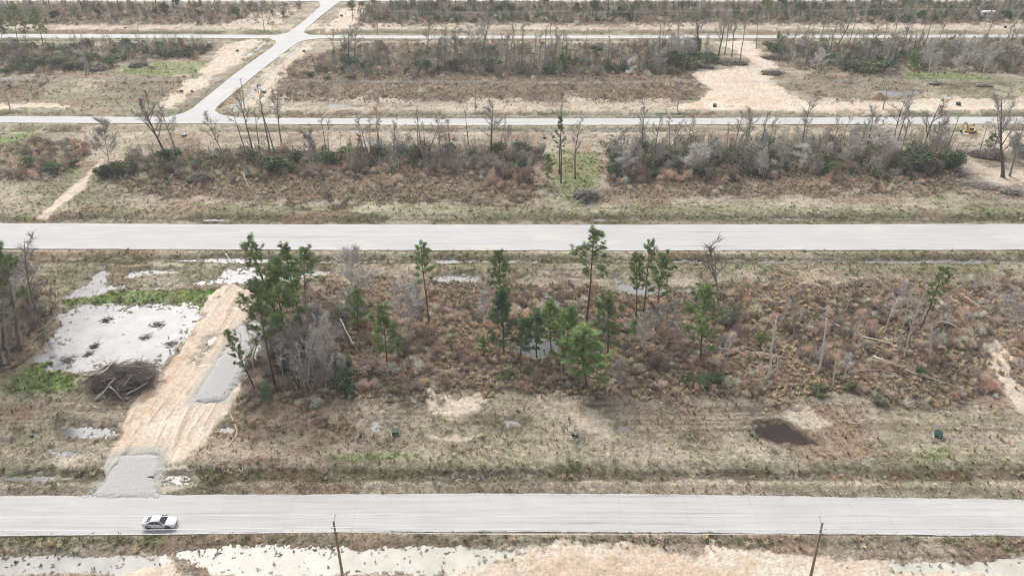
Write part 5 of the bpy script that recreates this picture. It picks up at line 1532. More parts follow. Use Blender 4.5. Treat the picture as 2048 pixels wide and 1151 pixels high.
# leafless bushes one can tell apart in the brush lot and the thicket rows
BUSHES = []
rng = random.Random(5)
def scatter(poly, n, keys, name, label, group, hr, avoid=.25):
    P = GA(poly); x0, y0 = P.min(0); x1, y1 = P.max(0)
    got = 0; tries = 0
    while got < n and tries < n * 40:
        tries += 1
        x, y = rng.uniform(x0, x1), rng.uniform(y0, y1)
        if sdist(P, np.array([x]), np.array([y]))[0] < .5: continue
        if max(sdist(Q, np.array([x]), np.array([y]))[0] for Q, _ in WATER_W) > -.6: continue
        d = Y2P(x, y)
        h = rng.uniform(*hr)
        plant(rng.choice(keys) + str(rng.randrange(4)), name, f"{label}, {third(d[0])}", "bush", d, None, None, group, h, 0)
        got += 1
def Y2P(x, y):
    zc = y * CP + H * SP
    return (1024 + FPX * x / zc, 575.5 + FPX * (H * CP - y * SP) / zc)
scatter([(640, 570), (1230, 590), (1240, 700), (1000, 660), (640, 640)], 20, ["twiggy", "twiggy", "twiggrey"], "leafless_shrub", "brown leafless bush between the pine clusters", "brown bushes between the pine clusters", (1.4, 2.4))
scatter([(1300, 600), (2060, 570), (2060, 680), (1960, 700), (1900, 790), (1400, 700)], 34, ["twiggy", "twiggy", "twiggrey"], "leafless_shrub", "brown leafless bush in the right brush lot", "brown bushes in the right brush lot", (1.2, 2.2))
scatter([(500, 700), (660, 640), (720, 700), (690, 780), (520, 790)], 16, ["twiggrey", "twiggrey", "twiggy"], "leafless_shrub", "grey leafless bush under the left pines", "grey bushes under the left pines", (1.4, 2.6))
scatter([(-60, 540), (70, 545), (105, 610), (30, 720), (-60, 740)], 16, ["twiggrey", "twiggrey", "twiggy"], "leafless_shrub", "grey leafless bush beside the pond", "grey bushes left of the pond", (1.8, 3.2))
scatter([(680, 310), (1085, 300), (1085, 385), (820, 340), (680, 345)], 34, ["twiggy", "twiggy", "twiggrey"], "leafless_shrub", "brown leafless bush in the thicket behind the avenue", "brown bushes in the middle thicket", (2.2, 4.0))
scatter([(1210, 310), (1900, 300), (1910, 355), (1215, 365)], 34, ["twiggrey", "twiggrey", "twiggy", "greyleaf"], "leafless_shrub", "grey leafless bush in the thicket behind the avenue", "grey bushes in the right thicket", (2.2, 4.2))
scatter([(200, 345), (650, 310), (650, 360), (300, 380)], 20, ["twiggy", "twiggrey", "twiggy"], "leafless_shrub", "brown leafless bush in the thicket behind the avenue", "brown bushes in the left thicket", (1.6, 2.8))
scatter([(0, 330), (90, 285), (185, 290), (150, 340), (0, 365)], 12, ["twiggy", "twiggrey"], "leafless_shrub", "brown leafless bush beside the two-track trail", "brown bushes left of the trail", (1.6, 2.6))
scatter([(600, 140), (700, 100), (1380, 95), (1390, 150), (700, 165)], 32, ["twiggy", "twiggrey", "twiggrey"], "leafless_shrub", "leafless bush between narrow road and back road", "leafless bushes beyond the narrow road, middle", (2.2, 3.8))
scatter([(1580, 100), (2060, 95), (2060, 150), (1800, 140), (1640, 145)], 30, ["twiggy", "twiggrey", "twiggrey", "greyleaf"], "leafless_shrub", "leafless bush between narrow road and back road", "leafless bushes beyond the narrow road, right", (2.2, 4.2))
scatter([(0, 95), (430, 90), (390, 115), (180, 140), (0, 150)], 22, ["twiggy", "twiggrey", "twiggrey", "greyleaf"], "leafless_shrub", "leafless bush between narrow road and back road", "leafless bushes beyond the narrow road, left", (1.8, 3.4))

# ------------------------------------------------------------------ brush piles
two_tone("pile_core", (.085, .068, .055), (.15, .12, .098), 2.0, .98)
def brush_pile(px, W, D, h, nbr, label, logs=(), tone=("twig_grey", "twig_brown"), seed=0, name="brush_pile", rz=0.0, zbase=0.0):
    rng = random.Random(7000 + seed)
    c = Vector(G(*px)); c.z = zbase
    root = thing(name, label, "brush pile", c, rz)
    def dz(x, y):
        an = math.atan2(y / D, x / W)
        r = ((x / W) ** 2 + (y / D) ** 2) / (1 + .22 * math.sin(2 * an + seed) + .16 * math.sin(5 * an + 2 * seed)) ** 2
        return h * max(0, 1 - r) ** .7 * (1 + .25 * math.sin(2.1 * x / W * 3 + seed) * math.cos(2.7 * y / D * 3))
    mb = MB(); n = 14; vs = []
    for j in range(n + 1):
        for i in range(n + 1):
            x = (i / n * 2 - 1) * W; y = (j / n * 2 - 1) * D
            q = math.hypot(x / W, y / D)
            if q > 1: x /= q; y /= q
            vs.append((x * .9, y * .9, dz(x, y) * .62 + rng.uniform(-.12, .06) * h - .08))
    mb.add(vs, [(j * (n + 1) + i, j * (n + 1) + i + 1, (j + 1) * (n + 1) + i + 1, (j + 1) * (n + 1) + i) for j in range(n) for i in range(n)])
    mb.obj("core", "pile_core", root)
    for t, tone_ in enumerate(tone):
        mb = MB()
        for b in range(nbr // len(tone)):
            a = rng.uniform(0, 6.283); q = rng.random() ** .55 * (1.22 if rng.random() < .18 else 1)
            x, y = math.cos(a) * q * W, math.sin(a) * q * D
            p = Vector((x, y, dz(x, y) * rng.uniform(.75, 1.08) + rng.uniform(-.05, .1)))
            a2 = rng.uniform(0, 6.283) if rng.random() < .6 else rng.gauss(.3, .5); d = Vector((math.cos(a2), math.sin(a2), rng.gauss(0, .32))).normalized()
            L = rng.uniform(.6, 2.3) * min(1, .35 + W / 5)
            m = p + d * L * .5 + rvec(rng) * .12; e = m + (d + rvec(rng) * .4).normalized() * L * .5
            m.z = max(m.z, .05); e.z = max(e.z, .04)
            r = rng.choice([.018, .022, .026, .03, .04, .06])
            mb.tube([p, m, e], [r, r * .8, r * .4], 3, rng.uniform(.55, 1.25), False)
        mb.obj("branches", tone_, root)["kind"] = "stuff"
    for (x, y, a, L, r, tone_) in logs:
        mb = MB()
        d = Vector((math.cos(a), math.sin(a), 0))
        pts = []
        for k in range(5):
            q = Vector((x, y, 0)) + d * L * (k / 4 - .5)
            q.z = max(dz(q.x, q.y) * .95, .1) + r * .9
            pts.append(q)
        zs = [p.z for p in pts]
        for k in range(5): pts[k].z = (zs[0] + (zs[4] - zs[0]) * k / 4) * .6 + zs[k] * .4 + .1
        mb.tube(pts, [r * (1 - .12 * k) for k in range(5)], 8, rng.uniform(.85, 1.15))
        mb.obj("log", tone_, root, True)
    return root
brush_pile((246, 764), 5.6, 4.8, 2.6, 2400, "big heap of grey branches and logs at the pond's edge",
           [(-4.2, .6, 1.05, 4.6, .30, "wood_log"), (-3.3, 1.2, 1.2, 4.4, .26, "wood_log"), (-2.3, .2, 1.35, 4.0, .28, "wood_log"), (-1.2, -3.4, 1.0, 4.2, .24, "wood_bleached"),
            (3.6, -2.6, .65, 3.8, .19, "wood_log"), (.8, -4.0, -.6, 3.2, .15, "wood_bleached"), (-5.4, -.8, .35, 3.2, .16, "wood_log"), (1.6, .6, .5, 2.8, .16, "wood_log"), (2.0, -2.0, 1.2, 2.4, .14, "wood_log")], ("bark_grey", "twig_brown", "bark_grey", "bark_dark"), 1)
brush_pile((1172, 396), 3.6, 3.0, 1.9, 420, "round brush pile in the green gap behind the avenue", [(-2.0, -1.2, .5, 3.0, .14, "wood_log")], ("twig_grey", "bark_dark"), 2)
brush_pile((2022, 388), 3.0, 2.2, 1.5, 320, "round grey brush pile at the right edge behind the avenue", (), ("twig_grey",), 3)
brush_pile((1955, 372), 7.5, 2.6, .8, 420, "long low windrow of grey branches on the right trail", (), ("twig_grey",), 4, "brush_pile", -.25)
brush_pile((1968, 314), 7.0, 2.4, 1.5, 380, "windrow of pushed branches beside the excavator", (), ("twig_grey", "bark_dark"), 5, "brush_pile", -.55)
brush_pile((276, 133), 4.0, 3.0, 2.0, 260, "brush pile on the far green field", (), ("twig_grey", "bark_dark"), 6)
brush_pile((193, 142), 3.4, 2.4, 1.3, 220, "brush pile with pale logs left of the far green field", [(0, -1, .1, 2.6, .2, "wood_bleached")], ("twig_grey", "bark_dark"), 7)
brush_pile((305, 137), 1.6, 1.2, .5, 60, "small scrap of brush on the far green field", (), ("bark_dark",), 8)
brush_pile((1460, 128), 8.0, 4.0, 1.6, 500, "long brush windrow left of the far sand clearing", (), ("twig_grey", "bark_dark"), 9)
brush_pile((1405, 136), 6.0, 2.4, 1.1, 260, "low brush windrow at the left end of the sand clearing", (), ("twig_grey", "bark_dark"), 10)
brush_pile((1545, 148), 6.0, 3.0, 1.6, 320, "brush windrow right of the far sand clearing", (), ("twig_grey", "twig_brown"), 11)
brush_pile((1545, 118), 6.0, 2.4, 1.5, 280, "brush windrow along the neck of the sand clearing", (), ("twig_grey", "bark_dark"), 12, "brush_pile", -.6)
brush_pile((398, 362), 3.4, 2.6, 2.2, 320, "dark uprooted brush heap behind the avenue, left", (), ("bark_dark", "twig_grey"), 13)
brush_pile((1968, 174), 3.4, 1.0, .8, 60, "pale log pile on the far right meadow", [(-1.2, 0, .1, 3.4, .35, "wood_bleached"), (1.6, -.2, -.3, 3.0, .3, "wood_bleached")], ("bark_dark",), 14)
brush_pile((1869, 170), 2.4, 1.4, 1.0, 80, "small dark log heap on the far right meadow", [(0, -.4, .2, 2.4, .25, "wood_log")], ("bark_dark",), 15)
brush_pile((1383, 694), 1.4, 1.1, 1.3, 90, "dark upturned root ball by two pale poles", (), ("bark_dark",), 16)
for i, (x, y, w, lab) in enumerate([(341, 686, 1.9, "rightmost clump of drowned brush in the pond"), (289, 674, 1.6, "clump of drowned brush in the middle of the pond"), (188, 692, 1.5, "leftmost clump of drowned brush in the pond"),
                                    (176, 708, 1.5, "clump of drowned brush nearest the heap in the pond"), (315, 648, 2.2, "long clump of grassy debris in the upper pond"), (135, 720, 2.4, "clump of brush on the pond's lower left shore"), (212, 640, 2.0, "debris raft near the pond's upper shore"), (470, 655 + 8, .9, "small heap of clods on the gravel pad's edge")]):
    brush_pile((x, y), w * .62, w * (.28 + .16 * (i % 3)), .38, 60, lab, (), ("bark_dark", "bark_grey"), 30 + i, "debris_clump", .25 * (i % 4), -.14)
# clay mound beside the far puddle
mb = MB(); n = 12
rng2 = random.Random(4)
vs = []
for j in range(n + 1):
    for i in range(n + 1):
        x = (i / n * 2 - 1) * 3.6; y = (j / n * 2 - 1) * 2.4; q = math.hypot(x / 3.6, y / 2.4)
        vs.append((x, y, 2.2 * max(0, 1 - q) ** .9 + rng2.uniform(-.1, .1) - .1))
mb.add(vs, [(j * (n + 1) + i, j * (n + 1) + i + 1, (j + 1) * (n + 1) + i + 1, (j + 1) * (n + 1) + i) for j in range(n) for i in range(n)])
two_tone("clay", (.30, .19, .12), (.42, .29, .19), 1.5)
o = mb.obj("dirt_mound", "clay"); o.location = G(1757, 197); tag(o, "brown dirt mound in front of the far bluish puddle", "mound")
# ------------------------------------------------------------------ straw sock, stakes, culvert, litter
vcol_mat("straw", (.50, .385, .285), randamt=.05)
vcol_mat("stake_wood", (.36, .25, .16), randamt=.1)
def sock(px, r, label, z=.08):
    W = [Vector(G(*p)) for p in px]; c = W[0]
    pts = []
    for a, b in zip(W[:-1], W[1:]):
        for k in range(4): pts.append(a.lerp(b, k / 4) - c + Vector((0, 0, z)))
    pts.append(W[-1] - c + Vector((0, 0, z)))
    for _ in range(2):
        pts = [pts[0]] + [(pts[i - 1] + pts[i] * 2 + pts[i + 1]) / 4 for i in range(1, len(pts) - 1)] + [pts[-1]]
    mb = MB(); mb.tube(pts, [r * (1 + .12 * math.sin(i * 1.7)) for i in range(len(pts))], 7)
    o = mb.obj("straw_sock", "straw", None, True); o.location = c
    tag(o, label, "erosion sock")
sock([(459, 947), (449, 920), (452, 900), (462, 886), (476, 869), (470, 848), (453, 814), (457, 795), (473, 775), (490, 752), (500, 738), (504, 715), (512, 690)], .16, "long winding straw erosion sock right of the dirt driveway")
sock([(1160, 836), (1157, 818), (1152, 800)], .12, "short curved straw sock behind the middle pedestal")
def stake(px, h, label, lean=.1):
    mb = MB(); mb.box((-.05, -.05, -.2), (.05, .05, h))
    mb.box((-.055, -.06, h * .72), (.055, -.045, h * .86), .9)
    o = mb.obj("survey_stake", "stake_wood"); o.location = G(*px); o.rotation_euler = (.05, lean, .4); tag(o, label, "stake")
stake((208, 914), 1.0, "wooden stake left of the gravel apron top", -.3)
stake((396, 912), .9, "wooden stake right of the dirt driveway mouth", .1)
stake((448, 790), .8, "wooden stake at the lower end of the gravel pad", .2)
two_tone("plastic_black", (.012, .012, .013), (.02, .02, .022), 3, .5, spec=.4)
X, Y, _ = G(308, 955)
root = thing("culvert_pipe", "black corrugated culvert pipe end at the gravel apron's right side", "culvert", (X, Y, -.02))
mb = MB()
n = 14; ro, ri = .30, .25
pr = []
for x0, rr in ((-1.0, ro), (-.02, ro), (0, ro), (0, ri), (-.95, ri)):
    pr.append([(x0, rr * math.cos(6.2832 * k / n), rr * math.sin(6.2832 * k / n)) for k in range(n)])
vs = [v for ring in pr for v in ring]
mb.add(vs, [(r * n + k, r * n + (k + 1) % n, (r + 1) * n + (k + 1) % n, (r + 1) * n + k) for r in range(4) for k in range(n)])
mb.obj("pipe", "plastic_black", root)
mb = MB()
for k in range(4):
    mb.tube([(-.12 - .18 * k, .0, 0), (-.06 - .18 * k, 0, 0)], .325, 14)
mb.obj("corrugation", "plastic_black", root)
two_tone("litter_white", (.75, .75, .73), (.82, .82, .80), 4, .6)
LIT = [((988, 930), .42, "white plastic bag in the grass above the near road"), ((1693, 1133), .4, "white scrap in the sand right of the right power pole"), ((2006, 917), .5, "white litter at the right edge of the mown field"),
       ((1545, 942), .22, "tiny white scrap by the dark ditch water"), ((730, 955), .22, "tiny white scrap on the ditch bank, left of middle"), ((1066, 983), .2, "tiny white scrap at the upper edge of the near road"), ((312, 1077), .3, "white scrap in the verge under the car")]
for i, (px, s, lab) in enumerate(LIT):
    rng = random.Random(60 + i); mb = MB()
    vs = []
    for j in range(5):
        for k in range(7):
            a = 6.283 * k / 7; q = math.sin(math.pi * (j + .3) / 5) * s * rng.uniform(.3, .6)
            vs.append((math.cos(a) * q, math.sin(a) * q * .7, s * .45 * j / 4 + rng.uniform(-.03, .03)))
    mb.add(vs, [(j * 7 + k, j * 7 + (k + 1) % 7, (j + 1) * 7 + (k + 1) % 7, (j + 1) * 7 + k) for j in range(4) for k in range(7)] + [tuple(range(28, 35))])
    o = mb.obj("litter", "litter_white", None, True); o.location = G(*px, .04); tag(o, lab, "litter")

# ------------------------------------------------------------------ utility boxes, pedestals and risers
two_tone("box_green", (.020, .075, .052), (.028, .095, .066), 2, .45, spec=.4)
two_tone("box_dark", (.018, .026, .024), (.030, .040, .036), 2, .5, spec=.4)
two_tone("pad_concrete", (.52, .51, .49), (.62, .61, .58), 3)
two_tone("pipe_grey", (.52, .51, .49), (.62, .61, .59), 5, .6)
two_tone("decal_white", (.75, .75, .73), (.80, .80, .78), 5, .6)
def transformer(px, rz, label, s=1.0, mat="box_green", group=None):
    root = thing("transformer_box", label, "utility box", G(*px), rz, group)
    mb = MB(); mb.box((-.72 * s, -.62 * s, -.1), (.72 * s, .62 * s, .14)); mb.obj("pad", "pad_concrete", root)
    mb = MB()
    w, d, h = .55 * s, .48 * s, .86 * s
    mb.add([(-w, -d, .14), (w, -d, .14), (w, d, .14), (-w, d, .14), (-w, -d, .14 + h * .72), (w, -d, .14 + h * .72), (w, d, .14 + h * .98), (-w, d, .14 + h * .98)],
           [(0, 1, 5, 4), (1, 2, 6, 5), (2, 3, 7, 6), (3, 0, 4, 7)])
    mb.obj("cabinet", mat, root)
    mb = MB()
    z0, z1 = .14 + h * .72 + .004, .14 + h * .98 + .004
    e = .05 * s
    lo = [(-w - e, -d - e, z0), (w + e, -d - e, z0), (w + e, d + e, z1), (-w - e, d + e, z1)]
    mb.add(lo + [(x * .97, y * .97, z + .07 * s) for x, y, z in lo], [(3, 2, 1, 0), (4, 5, 6, 7), (0, 1, 5, 4), (1, 2, 6, 5), (2, 3, 7, 6), (3, 0, 4, 7)])
    mb.obj("lid", mat, root)
    mb = MB(); mb.box((-.02 * s, -d - .02, .25), (.02 * s, -d - .003, .14 + h * .6)); mb.obj("door_seam", "box_dark", root)
    mb = MB(); mb.box((.12 * s, -d - .012, .14 + h * .35), (.36 * s, -d - .003, .14 + h * .55)); mb.obj("warning_label", "decal_white", root)
    return root
def riser(px, h, label, group=None):
    mb = MB()
    mb.tube([(0, 0, -.1), (0, 0, h * .5), (0, 0, h * .86), (.05, -.03, h * .97), (.15, -.09, h), (.23, -.14, h * .93), (.24, -.15, h * .86)], .095, 8)
    o = mb.obj("conduit_riser", "pipe_grey", None, True); o.location = G(*px); tag(o, label, "pipe", group)
def pedestal(px, label, s=1.0, group=None):
    root = thing("utility_pedestal", label, "utility box", G(*px), .3, group)
    mb = MB(); mb.box((-.42 * s, -.3 * s, -.05), (.42 * s, .3 * s, .08)); mb.obj("pad", "pad_concrete", root)
    mb = MB(); mb.box((-.30 * s, -.24 * s, .08), (.08 * s, .2 * s, .52 * s)); mb.obj("cabinet", "box_dark", root)
    mb = MB(); mb.box((-.33 * s, -.27 * s, .52 * s + .003), (.11 * s, .23 * s, .58 * s)); mb.obj("lid", "box_green", root)
    mb = MB(); mb.cyl((.3 * s, 0, .08), (.3 * s, 0, .3 * s), .11 * s, .09 * s, 10); mb.obj("meter_can", "pipe_grey", root)
transformer((791, 868), .05, "green transformer box on a pale pad in the mown field, left", .88)
transformer((1875, 874), -.35, "green transformer box on a pale pad in the mown field, right", .95)
pedestal((1147, 871), "small dark pedestal between the two green boxes")
pedestal((1504, 872), "small dark pedestal beside the rust brown puddle", .95)
pedestal((67, 873), "small dark pedestal left of the dirt driveway", .9)
transformer((1148 + 6, 874), .3, "tiny grey handhole box beside the middle pedestal", .35, "box_dark")
for px, h, lab in [((786, 856), 1.5, "left grey riser pipe behind the left transformer box"), ((799, 856), 1.5, "right grey riser pipe behind the left transformer box"), ((1135, 860), 1.3, "left grey riser pipe behind the middle pedestal"),
                   ((1149, 861), 1.3, "right grey riser pipe behind the middle pedestal"), ((1494, 862), 1.2, "left pale riser pipe by the rust brown puddle"), ((1508, 863), 1.3, "right pale riser pipe by the rust brown puddle"),
                   ((1860, 864), 1.4, "left pale riser pipe behind the right transformer box"), ((1874, 862), 1.5, "right pale riser pipe behind the right transformer box"), ((64, 863), 1.3, "left pale riser pipe left of the dirt driveway"),
                   ((80, 864), 1.2, "right pale riser pipe left of the dirt driveway")]:
    riser(px, h, lab)
FARBOX = [((369, 274), "dark box with a pale pad under the narrow road, left", 1.1), ((908, 281), "dark box under the narrow road left of the dense bare tree", 1.0), ((1089, 278), "dark box under the narrow road before the green gap", .9),
          ((1429, 214), "dark green box at the front of the sand clearing", 1.1), ((1916, 211), "dark green box above the narrow road at right", 1.2), ((363, 184), "dark box left of the side road, near one", 1.1),
          ((384, 184), "smaller dark box left of the side road", .7), ((529, 186), "dark box right of the side road, near one", 1.2), ((475, 103), "dark box left of the side road, far one", 1.1), ((608, 104), "dark box right of the side road, far one", 1.0),
          ((845, 89), "dark box under the back road, left of two", 1.0), ((1085, 89), "dark box under the back road, right of two", 1.1), ((872, 62), "dark box above the back road, middle", 1.0), ((683, 33), "dark box by the far crossroads", 1.1),
          ((251, 58), "dark box above the back road at left", 1.1), ((2010, 57), "dark box above the back road at right", 1.2), ((7, 270), "dark box at the left edge under the narrow road", .9), ((952, 217), "dark box at the foot of the middle power pole", 1.0)]
for px, lab, s in FARBOX:
    transformer(px, RNG.uniform(-.4, .4), lab, s * .85, "box_dark")
for px, lab in [((181, 272), "left dark post pair member under the narrow road at left"), ((189, 272), "right dark post pair member under the narrow road at left"), ((786, 215), "left pale riser above the narrow road, left of middle"),
                ((792, 215), "right pale riser above the narrow road, left of middle"), ((1106, 209), "left pale riser above the narrow road, middle"), ((1112, 209), "right pale riser above the narrow road, middle"),
                ((1583, 212), "left riser in front of the sand clearing"), ((1589, 212), "right riser in front of the sand clearing")]:
    riser(px, 1.4, lab)

# ------------------------------------------------------------------ power poles and lines
vcol_mat("pole_wood", (.27, .215, .150), randamt=.1)
vcol_mat("pole_wood_grey", (.36, .33, .29), randamt=.1)
two_tone("porcelain", (.50, .50, .50), (.60, .60, .60), 5, .35, spec=.5)
two_tone("steel_grey", (.42, .43, .44), (.52, .53, .54), 4, .4, spec=.5, metal=.4)
two_tone("wire_alu", (.70, .70, .70), (.78, .78, .78), 2, .4)
def power_pole(base, top, label, wood="pole_wood", r=.17, arm=True, can=False):
    h, dx = height_for(base, top)
    X, Y, _ = G(*base)
    root = thing("power_pole", label, "power pole", (X, Y, 0))
    dx = max(-.6, min(.6, dx))
    mb = MB(); mb.tube([(0, 0, -.5), (dx * .5, 0, h * .5), (dx, 0, h)], [r, r * .82, r * .62], 9); mb.obj("shaft", wood, root, True)
    tops = []
    if arm:
        mb = MB()
        mb.tube([(dx, -.1, h - .35), (dx, -.95, h - .05)], .045, 6); mb.tube([(dx, .1, h - .35), (dx, .95, h - .05)], .045, 6)
        mb.obj("bracket_arm", "steel_grey", root)
        for y, z in ((-1.0, h - .03), (1.0, h - .03), (0, h)):
            mb = MB(); zz = z
            for k in range(3):
                mb.cyl((dx, y, zz), (dx, y, zz + .05), .09 - .015 * k, .05, 8); zz += .055
            mb.obj("insulator", "porcelain", root)
            tops.append((X + dx, Y + y, zz))
    else:
        mb = MB(); mb.cyl((dx, 0, h), (dx, 0, h + .3), .08, .05, 8); mb.obj("insulator", "porcelain", root)
        tops = [(X + dx, Y, h + .3)]
    mb = MB(); mb.cyl((dx * .86, 0, h - 1.55), (dx * .86, 0, h - 1.48), r * .9, None, 9, .7); mb.obj("neutral_clamp", "steel_grey", root)
    tops.append((X + dx * .86, Y - r, h - 1.5))
    if can:
        mb = MB(); mb.cyl((dx + .45, -.1, h - 1.7), (dx + .45, -.1, h - .9), .22, None, 12); mb.obj("transformer_can", "steel_grey", root)
    return tops
def wire(pts, label, r=.014, sag=.5, ends=True):
    P = []
    for a, b in zip(pts[:-1], pts[1:]):
        a, b = Vector(a), Vector(b)
        for k in range(12):
            t = k / 12; q = a.lerp(b, t); q.z -= sag * 4 * t * (1 - t); P.append(q)
    P.append(Vector(pts[-1]))
    c = P[0].copy(); mb = MB(); mb.tube([p - c for p in P], r, 4)
    o = mb.obj("power_line", "wire_alu"); o.location = c; tag(o, label, "power line")
A = power_pole((692, 1190), (667, 1042), "leaning wooden power pole rising from the bottom edge, left", r=.20)
B = power_pole((1614, 1186), (1645, 1045), "leaning wooden power pole rising from the bottom edge, right", r=.20)
def extend(a, b, x):
    a, b = Vector(a), Vector(b); t = (x - a.x) / (b.x - a.x); q = a.lerp(b, t); q.z = a.z; return tuple(q)
for i, lab in ((0, "nearer thin power line across the near road"), (1, "farther thin power line across the near road"), (3, "lower thin power line below the two near ones")):
    wire([extend(A[i], B[i], -95), A[i], B[i], extend(A[i], B[i], 110)], lab, .036, .35)
PM = [power_pole((-455, 221), (-470, 158), "power pole outside the left edge along the narrow road", "pole_wood_grey")] if False else []
MID = [((21, 221), (4, 158), "wooden power pole at the left edge above the narrow road"), ((490, 223), (481, 158), "wooden power pole right of the side road mouth"), ((952, 224), (950, 164), "wooden power pole above the narrow road, middle"),
       ((1355, 225), (1360, 162), "wooden power pole left of the sand clearing"), ((1765, 221), (1780, 160), "wooden power pole before the far bluish puddle")]
tops = [power_pole(b, t, l, "pole_wood_grey") for b, t, l in MID]
for i, lab in ((0, "lowest of the power lines above the narrow road"), (1, "upper power line above the narrow road, behind"), (2, "middle power line above the narrow road")):
    pts = [t[i] for t in tops]
    wire([(pts[0][0] - 70, pts[0][1], pts[0][2])] + pts + [(pts[-1][0] + 80, pts[-1][1], pts[-1][2])], lab, .026, .5)
BACK = [((529, 64), (525, 30), "wooden power pole left of the far crossroads"), ((755, 70), (754, 22), "pale power pole right of the far crossroads"), ((1100, 70), (1102, 23), "power pole behind the middle trees of the back road"), ((1440, 70), (1447, 21), "power pole above the sand clearing on the back road"), ((1790, 70), (1800, 18), "power pole on the back road at right")]
tops = [power_pole(b, t, l, "pole_wood_grey") for b, t, l in BACK]
for i, lab in ((0, "lower power line along the back road"), (1, "upper power line along the back road")):
    pts = [t[i] for t in tops[1:]]
    wire(pts + [(pts[-1][0] + 110, pts[-1][1], pts[-1][2])], lab, .03, .5)
# ------------------------------------------------------------------ white saloon car on the near road
def plain(name, col, rough=.5, spec=.5, metal=0.0, coat=0.0):
    m, nt, p = nodes_mat(name)
    f = noise_fac(nt, 2.0, 3, .6)
    nt.links.new(mix_rgb(nt, f, tuple(c * .97 for c in col), tuple(min(1, c * 1.03) for c in col)), p.inputs["Base Color"])
    p.inputs["Roughness"].default_value = rough; p.inputs["Specular IOR Level"].default_value = spec; p.inputs["Metallic"].default_value = metal
    p.inputs["Coat Weight"].default_value = coat
    return m
plain("car_paint", (.88, .88, .88), .35, .5, 0, .6)
plain("car_glass", (.035, .042, .055), .08, .6)
plain("tyre", (.018, .018, .019), .8, .3)
plain("rim", (.10, .10, .105), .35, .5, .7)
plain("lamp_clear", (.60, .62, .66), .15, .6)
plain("lamp_red", (.30, .015, .012), .25, .6)
plain("trim_black", (.015, .015, .016), .4, .4)

def loft(mb, secs, c=1.0, close=True):
    n = len(secs[0]); vs = [p for s in secs for p in s]
    fs = []
    for i in range(len(secs) - 1):
        for k in range(n if close else n - 1):
            k2 = (k + 1) % n
            fs.append((i * n + k, i * n + k2, (i + 1) * n + k2, (i + 1) * n + k))
    fs.append(tuple(range(n - 1, -1, -1))); fs.append(tuple((len(secs) - 1) * n + k for k in range(n)))
    mb.add(vs, fs, c)

